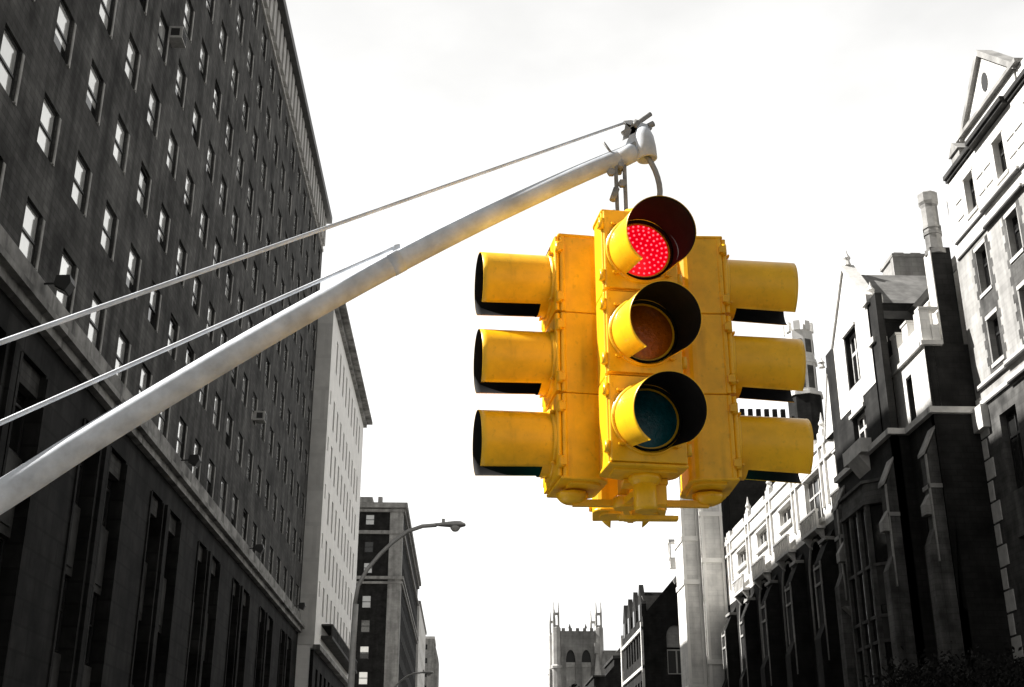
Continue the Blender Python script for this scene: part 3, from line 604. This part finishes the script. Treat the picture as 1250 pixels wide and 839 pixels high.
for k in range(3, 8):
    for z0_, z1_ in ((37.1, 39.3), (40.6, 41.9)):
        a = 2 * math.pi * (k + .5) / 8; mb = MB(); mb.T = Matrix.Translation((30.9, 104.4, 0)) @ Matrix.Rotation(a, 4, 'Z'); mb.box(1.19, 1.225, -.33, .33, z0_, z1_); mb.T = Matrix()
        mb.build('panel', M['brick_r2'], tu)

# ================================================================ right: pale stair tower
E_ = thing('pale_stone_stair_tower', (20.6, 106, G), 'tall pale stone tower with banded piers rising right below the traffic signal', 'building')
mb = MB(); mb.box(18.9, 20.35, 104.5, 108.5, G, 30); mb.box(20.35, 22.35, 104.0, 108.5, G, 30.5); mb.prism([(18.9, 30), (20.35, 30), (20.35, 31.2)], 104.5, 108.5, 'y')
mb.build('tower_body', M['lime'], E_)
mb = MB()
for x, y in ((18.85, 104.44), (20.1, 104.44), (20.5, 103.92), (22.15, 103.92)): mb.box(x, x + .25, y, y + .1, G, 30)
for z in (25.2, 21.1, 12.5, 6): mb.box(20.35, 22.4, 103.86, 104.1, z, z + .4)
for z in (23.1, 19.3, 10.5, 4): mb.box(18.8, 20.3, 104.36, 104.6, z, z + .4); mb.box(18.8, 18.95, 104.4, 108.5, z, z + .4)
mb.build('stone_trim', M['white'], E_)

# ================================================================ right: gabled hall
F_ = thing('gabled_brick_hall', (22, 145, G), 'dark gabled hall with a round arched window and stepped dormers left of the pale tower', 'building')
fh = [(21.25, 23.35, 14.6, 19.7), (20.6, 22.6, 6, 11)]
mb = MB(); facade(mb, 'S', 130, 18.8, 34, G, 20.6, fh[:1], .5, arch=[(21.25, 23.35, 18.4, 19.7)]); mb.box(19.2, 34, 130.51, 150, G, 20.6)
mb.prism([(18.8, 20.6), (34, 20.6), (34, 21.4), (26.7, 29.6)], 130, 130.6, 'y')
wh2 = [(132.0 + 2.2 * k, 133.3 + 2.2 * k, z, z + 2.6) for k in range(6) for z in (16.7, 11.6, 6.5)]
facade(mb, 'R', 18.8, 130.5, 147.5, G, 20.6, wh2, .35); mb.build('wall', M['brick_r'], F_)
windows(F_, 'S', 130, [(21.25, 23.35, 14.6, 17.2)], .5, nx=2, rails=(), gm='glass_w', fm='frame_l', fw=.14, name='arched_window')
windows(F_, 'R', 18.8, wh2, .35, nx=1, rails=(.5,), gm='glass_w', fm='frame_l', fw=.1)
mb = MB(); mb.box(21.3, 23.3, 130.3, 130.42, 17.4, 19.7); mb.build('tympanum', M['lime2'], F_)
mb = MB(); mb.box(18.6, 18.8, 130, 147.6, 19.2, 19.5); mb.box(18.6, 18.8, 130, 147.6, 15.2, 15.5); mb.box(18.55, 18.8, 147, 147.7, G, 21); mb.box(18.55, 18.8, 130.0, 130.4, G, 20)
mb.prism([(22.2, 24.4), (22.4, 24.0), (26.9, 29.3), (26.7, 29.9)], 129.8, 130.8, 'y'); mb.build('stone_trim', M['lime'], F_)
mb = MB(); mb.prism([(19.4, 20.6), (34, 20.6), (34, 21), (26.7, 29.2)], 130.6, 160, 'y'); mb.prism([(18.9, 22.9), (21.6, 22.9), (21.0, 20.6), (19.6, 20.6)], 130.7, 133.6, 'y'); mb.build('roof', M['slate'], F_)
for i, y in enumerate((132.0, 136.6, 141.2, 145.4)):
    m_ = MB(); m_.prism([(y - 1.5, 20.6), (y + 1.5, 20.6), (y + 1.5, 22.0), (y, 24.3), (y - 1.5, 22.0)], 18.8, 19.3, 'x'); m_.prism([(y - 1.4, 20.6), (y + 1.4, 20.6), (y, 23.5)], 19.3, 23, 'x')
    dm = m_.build('dormer', M['brick_r'], F_)
    m_ = MB(); m_.box(18.74, 18.8, y - .5, y + .5, 20.4, 22.1); m_.build('pane', M['glass_w'], dm)
m_ = MB(); m_.box(22.2, 23.2, 131, 132, 26.0, 27.0)
for sx in (22.2, 23.05):
    for sy in (131, 131.85): m_.box(sx, sx + .15, sy, sy + .15, 27.0, 28.8)
m_.box(22.1, 23.3, 130.9, 132.1, 28.8, 29.1); m_.box(22.1, 23.3, 130.9, 132.1, 26.9, 27.1); m_.build('lantern', M['white'], F_)

# ================================================================ centre: low roofs and gothic tower
H_ = thing('low_dark_house', (22, 185, G), 'low dark stepped roofline between the gothic tower and the gabled hall', 'building')
mb = MB(); mb.prism([(15.5, G), (26, G), (26, 22.4), (21.6, 22.4), (21.6, 21.4), (20.15, 19.8), (18.6, 19.6), (18.6, 18.4), (15.5, 17.4)], 180, 192, 'y'); mb.build('wall', M['brick_r'], H_)
mb = MB(); mb.box(21.4, 26.1, 179.7, 192.2, 22.4, 22.8); mb.box(18.4, 20.2, 179.7, 192.2, 19.75, 20.0); mb.build('parapet', M['spandrel'], H_)
T_ = thing('gothic_church_tower', (23.5, 266, G), 'distant gothic church tower with four spiky corner pinnacles and two tall arched openings', 'church')
th = [(21.1, 23.1, 8, 34.1), (24.4, 26.4, 8, 34.1)]
mb = MB(); facade(mb, 'S', 260, 20.1, 27.3, G, 38.0, th, .9, arch=[(h[0], h[1], 31.6, 34.1) for h in th]); mb.box(19, 28, 260.91, 272, G, 38.0)
for k in range(5): mb.box(20.3 + k * 1.5, 21.0 + k * 1.5, 259.9, 260.4, 38.0, 38.6)
for x in (22.0, 25.4): mb.prism([(x - .3, 38.6), (x + .3, 38.6), (x, 39.6)], 259.9, 260.4, 'y')
mb.build('wall', M['tower'], T_)
mb = MB()
for h in th:
    mb.box(h[0] + .02, h[1] - .02, 260.5, 260.7, 8, 31.6)
    for z in (30.6, 27.8, 25, 22, 19): mb.box(h[0], h[1], 260.3, 260.5, z, z + .4)
mb.build('louvres', M['towerlight'], T_)
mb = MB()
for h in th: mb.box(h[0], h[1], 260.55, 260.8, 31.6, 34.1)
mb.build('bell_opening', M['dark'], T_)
for (x, y) in ((19.15, 260.3), (28.2, 260.3), (19.15, 271.5), (28.2, 271.5)):
    m_ = MB(); m_.lathe([(1.15, G), (1.1, 30.2), (1.25, 30.3), (1.25, 30.8), (.95, 31), (.95, 38.6), (.6, 39.2)], 8, (x, y, 0), smooth=False)
    for sx in (-.5, .5):
        for sy in (-.5, .5): m_.box(x + sx - .17, x + sx + .17, y + sy - .17, y + sy + .17, 38.6, 41.6); m_.lathe([(.2, 41.6), (.14, 42.6), (.03, 44.2)], 6, (x + sx, y + sy, 0), smooth=False)
    m_.lathe([(.7, 41.4), (.7, 41.8)], 8, (x, y, 0), smooth=False)
    m_.build('pinnacle', M['towerlight'], T_)
mb = MB(); mb.prism([(17.4, G), (18.3, G), (18.3, 30.0), (17.6, 30.2)], 260, 262, 'y'); mb.prism([(26.8, 28), (27.5, 34.5), (28.4, 28)], 258.6, 259.4, 'y'); mb.box(27.0, 27.8, 258.4, 259.2, 33.2, 35.4); mb.build('buttress', M['towerlight'], T_)
mb = MB(); mb.prism([(28.6, G), (40, G), (40, 34.3), (29.0, 34.3), (28.6, 33.5)], 262, 290, 'y'); mb.prism([(27.4, 26), (29.0, 33.8), (30.6, 29.5), (29.2, 26)], 259, 262, 'y'); mb.build('nave_roof', M['tower'], T_)

# ================================================================ trees
def tree(loc, h, r, label, name='street_tree', n=5000, leaf=.095, seed=1):
    rnd = random.Random(seed); t = thing(name, loc, label, 'tree'); x, y, z = loc
    m_ = MB(); pts = [(x, y, z - .1), (x + .1, y, z + h * .25), (x - .05, y + .1, z + h * .55), (x, y, z + h * .85)]
    m_.tube(pts, [h * .032, h * .024, h * .014, h * .005], 8)
    tips = []
    for k in range(11):
        a = rnd.uniform(0, 6.28); z0 = z + h * rnd.uniform(.28, .7); e = rnd.uniform(.45, .95) * r
        p1 = Vector((x + math.cos(a) * e, y + math.sin(a) * e, z0 + h * rnd.uniform(.08, .25))); m_.tube([(x, y, z0), tuple((Vector((x, y, z0)) + p1) / 2 + Vector((0, 0, .15))), tuple(p1)], [h * .012, h * .008, h * .003], 6); tips.append(p1)
    m_.build('trunk', M['bark'], t)
    cl = tips + [Vector((x + rnd.gauss(0, r * .45), y + rnd.gauss(0, r * .45), z + h * rnd.uniform(.5, .93))) for _ in range(14)]
    m_ = MB()
    for k in range(n):
        c = cl[k % len(cl)]; p = c + Vector((rnd.gauss(0, 1), rnd.gauss(0, 1), rnd.gauss(0, .7))) * r * .2
        u = Vector((rnd.gauss(0, 1), rnd.gauss(0, 1), rnd.gauss(0, 1))).normalized(); v = u.orthogonal().normalized(); q = u.cross(v); s_ = leaf * rnd.uniform(.6, 1.3)
        m_.add([p - v * s_, p + q * s_ * .45, p + v * s_, p - q * s_ * .45], [(0, 1, 2, 3)])
    me = bpy.data.meshes.new('crown'); wl = Vector(loc); me.from_pydata([tuple(v - wl) for v in m_.v], [], m_.f); me.materials.append(M['leaf'])
    o = bpy.data.objects.new('crown', me); COL.objects.link(o); o.parent = t
tree((15.6, 40, G), 9.0, 2.6, 'dark leafy tree top along the bottom right edge in front of the gothic range', n=14000, seed=3)
tree((19.0, 39, G), 9.3, 2.6, 'dark leafy tree at the bottom right corner, right of the other one', n=14000, seed=5)
tree((14.2, 150, G), 20.2, 3.0, 'small distant tree top at the foot of the gothic church tower', n=2500, leaf=.35, seed=9)

# ================================================================ street lamps
def street_lamp(loc, label, sc=1.0, height=None):
    x, y, z = loc; t = thing('street_lamp', loc, label, 'street lamp', 'curved arm street lamps')
    top = 5.0 if height is None else height
    m_ = MB(); m_.tube([(x, y, z), (x, y, z + .5), (x, y, z + .55), (x, y, top - 1), (x + .02, y, top)], [.2, .2, .11, .075, .07]); m_.build('pole', M['gray_lamp'], t)
    m_ = MB(); P = [(0, 0), (.06, .45), (.26, .85), (.58, 1.25), (.88, 1.55), (1.24, 1.82), (1.6, 1.95), (1.95, 1.98)]
    m_.tube([(x + p * sc, y, top + q * sc) for p, q in P], [.05] * 8, 10); m_.build('arm', M['gray_lamp'], t)
    hx, hz = x + 1.9 * sc, top + 1.98 * sc
    m_ = MB(); n = 9; v = []; prof = [(0, .04, .05), (.1, .07, .06), (.25, .11, .08), (.5, .17, .11), (.65, .16, .11), (.78, .07, .04)]
    for d, w_, h_ in prof:
        for k in range(12): a = 2 * math.pi * k / 12; v.append((hx + d, y + w_ * math.cos(a), hz + h_ * math.sin(a) * (1 if math.sin(a) > 0 else .45)))
    m_.add(v, [(j * 12 + k, j * 12 + (k + 1) % 12, (j + 1) * 12 + (k + 1) % 12, (j + 1) * 12 + k) for j in range(5) for k in range(12)], 0, True); m_.add(v[-12:], [tuple(range(12))]); m_.add(v[:12], [tuple(range(12))])
    m_.box(hx + .18, hx + .26, y - .03, y + .03, hz + .06, hz + .16)
    hd = m_.build('lamp_head', M['gray_lamp'], t)
    m_ = MB(); m_.lathe([(.001, -.17), (.07, -.15), (.12, -.09), (.13, -.03)], 14, (hx + .52, y, hz), caps=False); m_.build('glass_bowl', M['lampglass'], hd)
street_lamp((-2.72, 30, G), 'grey cobra head street lamp on a curved arm in front of the dark apartment house')
street_lamp((-4.45, 70, G), 'farther street lamp head low in the picture below the distant pale block', height=5.9)

# ================================================================ mast arm pole
P_ = thing('signal_mast_pole', (-4.35, 4.6, G), 'pale steel mast pole whose long arm crosses the picture and carries the yellow traffic signal', 'signal pole')
m_ = MB(); m_.tube([(-4.35, 4.6, G), (-4.35, 4.6, G + .6), (-4.35, 4.6, G + .62), (-4.35, 4.6, 1.1)], [.2, .19, .11, .085], 16); m_.lathe([(.1, 1.1), (.1, 1.16), (.04, 1.2)], 16, (-4.35, 4.6, 0)); m_.build('pole', M['galv'], P_)
arm = [(-4.35, 4.6, -.98), (-3.6, 4.6, -.27), (-2.9, 4.6, .335), (-2.3, 4.6, .80), (-1.786, 4.6, 1.170), (-1.497, 4.6, 1.387), (-1.204, 4.6, 1.594), (-.906, 4.6, 1.800), (-.60, 4.6, 2.003), (-.287, 4.6, 2.199), (.036, 4.6, 2.389), (.369, 4.6, 2.571), (.574, 4.6, 2.676), (.69, 4.6, 2.73)]
AR = [.085, .079, .073, .067, .060, .057, .0545, .052, .0495, .047, .0445, .042, .0405, .0395]
# smooth resample of the arm
apts, arad = [], []
for k in range(len(arm) - 1):
    p0, p1, p2, p3 = [Vector(arm[max(0, min(len(arm) - 1, k + d))]) for d in (-1, 0, 1, 2)]
    for q in range(4):
        t_ = q / 4; apts.append(.5 * ((2 * p1) + (p2 - p0) * t_ + (2 * p0 - 5 * p1 + 4 * p2 - p3) * t_ ** 2 + (3 * p1 - p0 - 3 * p2 + p3) * t_ ** 3)); arad.append(AR[k] + (AR[k + 1] - AR[k]) * t_)
apts.append(Vector(arm[-1])); arad.append(AR[-1])
m_ = MB(); m_.tube(apts, arad, 28); m_.build('arm', M['galv'], P_)
m_ = MB(); m_.prism([(.66, 2.74), (.73, 2.73), (.778, 2.85), (.772, 2.875), (.70, 2.895), (.665, 2.89), (.70, 2.845)], 4.59, 4.61, 'y'); m_.tube([(.64, 4.6, 2.70), (.70, 4.6, 2.735), (.715, 4.6, 2.742)], [.043, .043, .03], 22); m_.build('end_fitting', M['galv'], P_)
m_ = MB(); m_.tube([(-.335, 4.6, 2.17), (-.29, 4.6, 2.197)], [.0495, .0485], 24); m_.prism([(-.335, 2.2), (-.29, 2.22), (-.30, 2.268), (-.322, 2.262)], 4.59, 4.61, 'y'); m_.build('stay_collar', M['galv'], P_)
m_ = MB(); m_.tube([(-4.35, 4.6, .85), (-1.89, 4.6, 1.80), (.67, 4.6, 2.885)], [.014, .0115, .006], 10); m_.build('guy_rod', M['galv'], P_)
m_ = MB(); m_.tube([(-4.35, 4.6, .1), (-1.84, 4.6, 1.46), (-.38, 4.6, 2.225), (-.31, 4.6, 2.262)], [.013, .0105, .007, .007], 10); m_.build('guy_rod', M['galv'], P_)
m_ = MB()
m_.tube([(.66, 4.6, 2.83), (.79, 4.6, 2.935)], .011, 8); m_.tube([(.71, 4.6, 2.86), (.73, 4.6, 2.89)], .02, 6); m_.prism([(.66, 2.80), (.74, 2.845), (.675, 2.88)], 4.59, 4.61, 'y')
m_.tube([(.775, 4.6, 2.87), (.80, 4.6, 2.885)], .014, 8); m_.tube([(.70, 4.6, 2.76), (.755, 4.6, 2.80)], .018, 10)
m_.lathe([(.043, .50), (.043, .535)], 20, (0, 0, 0)) if False else None
m_.tube([(.785, 4.6, 2.865), (.72, 4.6, 2.80)], .012, 8); m_.tube([(.57, 4.56, 2.76), (.615, 4.575, 2.70), (.70, 4.6, 2.72), (.72, 4.6, 2.80)], .006, 6)
m_.build('arm_clamp', M['galv_d'], P_)
m_ = MB(); m_.T = Matrix.Translation((.765, 4.6, 2.70)) @ Matrix.Rotation(R(-6), 4, 'Y')
m_.lathe([(.037, 0), (.045, .004), (.047, .06), (.044, .11), (.034, .145), (.016, .165), (.001, .17)], 24, caps=False); m_.lathe([(.037, 0), (.034, .05), (.001, .06)], 24, caps=False); m_.build('cable_cap', M['galv'], P_)

# ================================================================ the four-way signal
AX = Vector((.605, 4.565, 1.714)); PIT = .34
S = thing('traffic_signal', (AX.x, AX.y, 1.14), 'four-way yellow traffic signal hanging from the mast arm, red light lit towards the viewer', 'traffic light')
def rrect(w_, d0, d1, r, n=5):
    pts = []
    for cx, cy, a0 in ((w_ / 2 - r, d1 - r, 0), (-w_ / 2 + r, d1 - r, 90), (-w_ / 2 + .008, d0 + .008, 180), (w_ / 2 - .008, d0 + .008, 270)):
        rr = r if a0 < 180 else .008
        for k in range(n + 1): a = R(a0 + 90 * k / n); pts.append((cx + rr * math.cos(a), cy + rr * math.sin(a)))
    return pts
def visor_mesh(L_=.289, r=.131, gap=34, th=.0022):
    m_ = MB(); nu, nv = 56, 12
    def rad(t): return r * (1.0 - .025 * (1 - t))
    for v in range(nv):
        t0, t1 = v / nv, (v + 1) / nv
        for k in range(nu):
            am = -180 + 360 * (k + .5) / nu                # 0 = top, +-180 = bottom
            g_ = 0 if t0 < .1 else gap
            if 180 - abs(am) < g_: continue
            q = []
            for a in (-180 + 360 * k / nu, -180 + 360 * (k + 1) / nu):
                for t in (t0, t1):
                    for dr in (0, -th): q.append(((rad(t) + dr) * math.sin(R(a)), -t * L_, (rad(t) + dr) * math.cos(R(a))))
            m_.add([q[0], q[2], q[6], q[4]], [(0, 1, 2, 3)], 0, True); m_.add([q[1], q[5], q[7], q[3]], [(0, 1, 2, 3)], 1, True)
            if v == nv - 1: m_.add([q[2], q[3], q[7], q[6]], [(0, 1, 2, 3)], 0)
            nb = lambda aa: 180 - abs(aa) < g_
            if g_ and nb(am - 360 / nu if am < 0 else am + 360 / nu):
                i0 = 0 if am < 0 else 4
                m_.add([q[i0], q[i0 + 2], q[i0 + 3], q[i0 + 1]], [(0, 1, 2, 3)], 0)
    m_.lathe([(r + .001, .003), (r + .006, 0), (r + .006, -.008), (r - .002, -.012)], 48, axis='y', caps=False)
    me = bpy.data.meshes.new('visor'); me.from_pydata([tuple(v) for v in m_.v], [], m_.f); me.materials.append(M['yellow']); me.materials.append(M['black'])
    me.polygons.foreach_set('material_index', m_.m); me.polygons.foreach_set('use_smooth', m_.sm); me.update()
    import bmesh
    bm = bmesh.new(); bm.from_mesh(me); bmesh.ops.remove_doubles(bm, verts=bm.verts, dist=2e-5); bm.to_mesh(me); bm.free(); return me
VIS = visor_mesh()
def lens_mesh(mt):
    m_ = MB(); m_.lathe([(.121, 0), (.108, -.009), (.086, -.017), (.054, -.024), (.022, -.028), (.0005, -.0285)], 40, axis='y', caps=False); return m_.mesh('lens', M[mt])
LM = {k: lens_mesh(k) for k in ('red_on', 'green_on', 'red_off', 'amber_off', 'green_off')}
m_ = MB(); m_.lathe([(.117, .004), (.118, -.010), (.121, -.0125), (.1262, -.0125), (.1264, .0)], 48, axis='y', caps=False); GASK = m_.mesh('gasket', M['gasket'])
m_ = MB()
for rr, n in ((0.0, 1), (.021, 6), (.042, 12), (.062, 18), (.081, 24), (.100, 30)):
    for k in range(n):
        a = 2 * math.pi * (k + .3) / n + rr * 20; yy = -.0285 + (rr / .121) ** 2 * .021
        m_.lathe([(.0001, -.0042), (.003, -.003), (.0042, 0)], 8, (rr * math.cos(a), yy, rr * math.sin(a)), axis='y', caps=False)
LED = m_.mesh('led_array', M['led'])
# housing: three separate cast sections with a dark seam, door with rim, hinge lugs, latch wing nuts
m_ = MB()
for k in (-1, 0, 1):
    z0 = k * PIT - .1685; z1 = k * PIT + .1685
    m_.prism(rrect(.29, .02, .185, .05), z0, z1, 'z', smooth=False)
    m_.prism(rrect(.298, .008, .03, .01), z0 + .002, z1 - .002)
m_.prism(rrect(.27, .03, .178, .05), -.505, .505)
m_.prism(rrect(.24, .04, .17, .05), -.525, .525)
for z in (-.5095, .5095): m_.prism(rrect(.30, .0, .19, .05), z - .006, z + .006)
HOUS = m_.mesh('housing', M['yellow'])
m_ = MB()
m_.prism(rrect(.288, -.012, .008, .012), -.162, .162)
m_.lathe([(.139, -.0115), (.139, -.02), (.133, -.024), (.126, -.02)], 48, axis='y', caps=False)
for sx in (-1, 1):
    for z in (-.11, .11):
        m_.lathe([(.012, z - .022), (.012, z + .022)], 10, (sx * .151, .0, 0)); m_.box(sx * .151 - .012, sx * .151 + .012, -.006, .02, z - .014, z + .014)
for a in (45, 135, 225, 315):
    m_.lathe([(.006, -.03), (.006, -.012)], 8, (.146 * math.cos(R(a)), 0, .146 * math.sin(R(a))), axis='y'); m_.box(.146 * math.cos(R(a)) - .013, .146 * math.cos(R(a)) + .013, -.03, -.022, .146 * math.sin(R(a)) - .004, .146 * math.sin(R(a)) + .004)
DOOR = m_.mesh('door', M['yellow'])
def head(r, ang, dz, lights, tilt, label, pos=None):
    pa = ang if pos is None else pos; d = Vector((math.sin(pa), -math.cos(pa), 0)); loc = AX + d * r + Vector((0, 0, dz)) - S.location
    h = inst('signal_head', HOUS, S, loc, ang); h['label'] = label
    bv = h.modifiers.new('bevel', 'BEVEL'); bv.width = .004; bv.segments = 2; bv.limit_method = 'ANGLE'
    for i, (k, mt) in enumerate(zip((1, 0, -1), lights)):
        inst('door', DOOR, h, (0, 0, k * PIT)); inst('gasket', GASK, h, (0, -.013, k * PIT))
        inst('visor', VIS, h, (0, -.012, k * PIT), 0, tilt); inst('lens', LM[mt], h, (0, -.004, k * PIT))
        if mt == 'red_on': inst('led_array', LED, h, (0, -.0045, k * PIT))
    return h
head(.373, .126, .01 - .01, ('red_on', 'amber_off', 'green_off'), .19, 'signal head facing the viewer with its red light on')
head(.273, -math.pi / 2 + .13, .01, ('red_off', 'amber_off', 'green_on'), .03, 'signal head pointing left with its green light on', -math.pi / 2 + .03)
head(.425, math.pi / 2 - .011, .01, ('red_off', 'amber_off', 'green_on'), .06, 'signal head pointing right with its green light on')
head(.40, math.pi - .10, -.02, ('red_on', 'amber_off', 'green_off'), .1, 'signal head facing away at the back', math.pi - .17)
# brackets top and bottom
def bracket(name, z, s_):
    m_ = MB(); c = AX
    for (dx, dy) in ((-.20, 0), (.33, 0), (.045, -.26), (.06, .27)):
        m_.prism([(c.x + dx * 0 - .012 * (dy != 0), c.y - .012 * (dx == -.20 or dx == .33)), (c.x + dx - .012 * (dy != 0), c.y + dy - .012 * (dy == 0)),
                  (c.x + dx + .012 * (dy != 0), c.y + dy + .012 * (dy == 0)), (c.x + .012 * (dy != 0), c.y + .012 * (dy == 0))], z - .016, z + .010)
        m_.lathe([(.03, z - s_ * .006), (.048, z + s_ * .002), (.060, z + s_ * .016), (.064, z + s_ * .034)], 8, (c.x + dx, c.y + dy, 0))
    m_.lathe([(.04, z - .024), (.045, z - .012), (.045, z + .014), (.035, z + .024)], 20, (c.x, c.y, 0))
    m_.build(name, M['yellow'], S)
bracket('bottom_bracket', AX.z - .558, 1); bracket('top_bracket', AX.z + .568, -1)
m_ = MB(); hx, hy = AX.x + .045, AX.y - .26
m_.tube([(hx, hy, AX.z - .655), (hx, hy, AX.z - .64), (hx, hy, AX.z - .52)], [.040, .043, .043], 22)
m_.box(hx - .075, hx + .09, hy + .02, hy + .10, AX.z - .545, AX.z - .527); m_.box(hx + .045, hx + .085, hy + .03, hy + .07, AX.z - .62, AX.z - .545); m_.box(hx - .08, hx + .14, hy + .12, hy + .16, AX.z - .655, AX.z - .64)
m_.build('terminal_hub', M['yellow'], S)
m_ = MB(); m_.tube([(AX.x, AX.y, AX.z - .57), (AX.x, AX.y, AX.z + .60)], .022, 14); m_.lathe([(.05, AX.z + .57), (.055, AX.z + .6), (.045, AX.z + .66), (.02, AX.z + .68)], 20, (AX.x, AX.y, 0)); m_.build('centre_tube', M['yellow'], S)
zt = AX.z + .66
m_ = MB()
for sx in (-.02, .018): m_.box(.645 + sx - .007, .645 + sx + .007, 4.585, 4.615, zt - .01, 2.70)
m_.lathe([(.012, 4.56), (.012, 4.64)], 12, (.645, 0, 2.655), axis='y'); m_.lathe([(.018, 4.555), (.018, 4.575)], 6, (.645, 0, 2.56), axis='y'); m_.lathe([(.018, 4.555), (.018, 4.575)], 6, (.60, 0, 2.615), axis='y')
m_.box(.61, .68, 4.57, 4.63, zt - .02, zt + .02); m_.tube([(.56, 4.57, zt + .04), (.61, 4.57, zt + .05)], .012, 8); m_.tube([(.60, 4.56, zt + .1), (.62, 4.56, zt + .16)], .014, 8)
m_.build('hanger', M['galv_d'], S)
m_ = MB(); m_.tube([(.762, 4.6, 2.725), (.772, 4.6, 2.705), (.785, 4.6, 2.678), (.797, 4.6, 2.648), (.806, 4.6, 2.615), (.812, 4.6, 2.58), (.814, 4.6, 2.545), (.808, 4.595, 2.50), (.793, 4.59, 2.46), (.768, 4.58, 2.425), (.735, 4.57, 2.395), (.69, 4.565, 2.372), (.63, 4.565, 2.36)], .0125, 14); m_.build('power_cable', M['cable'], S)
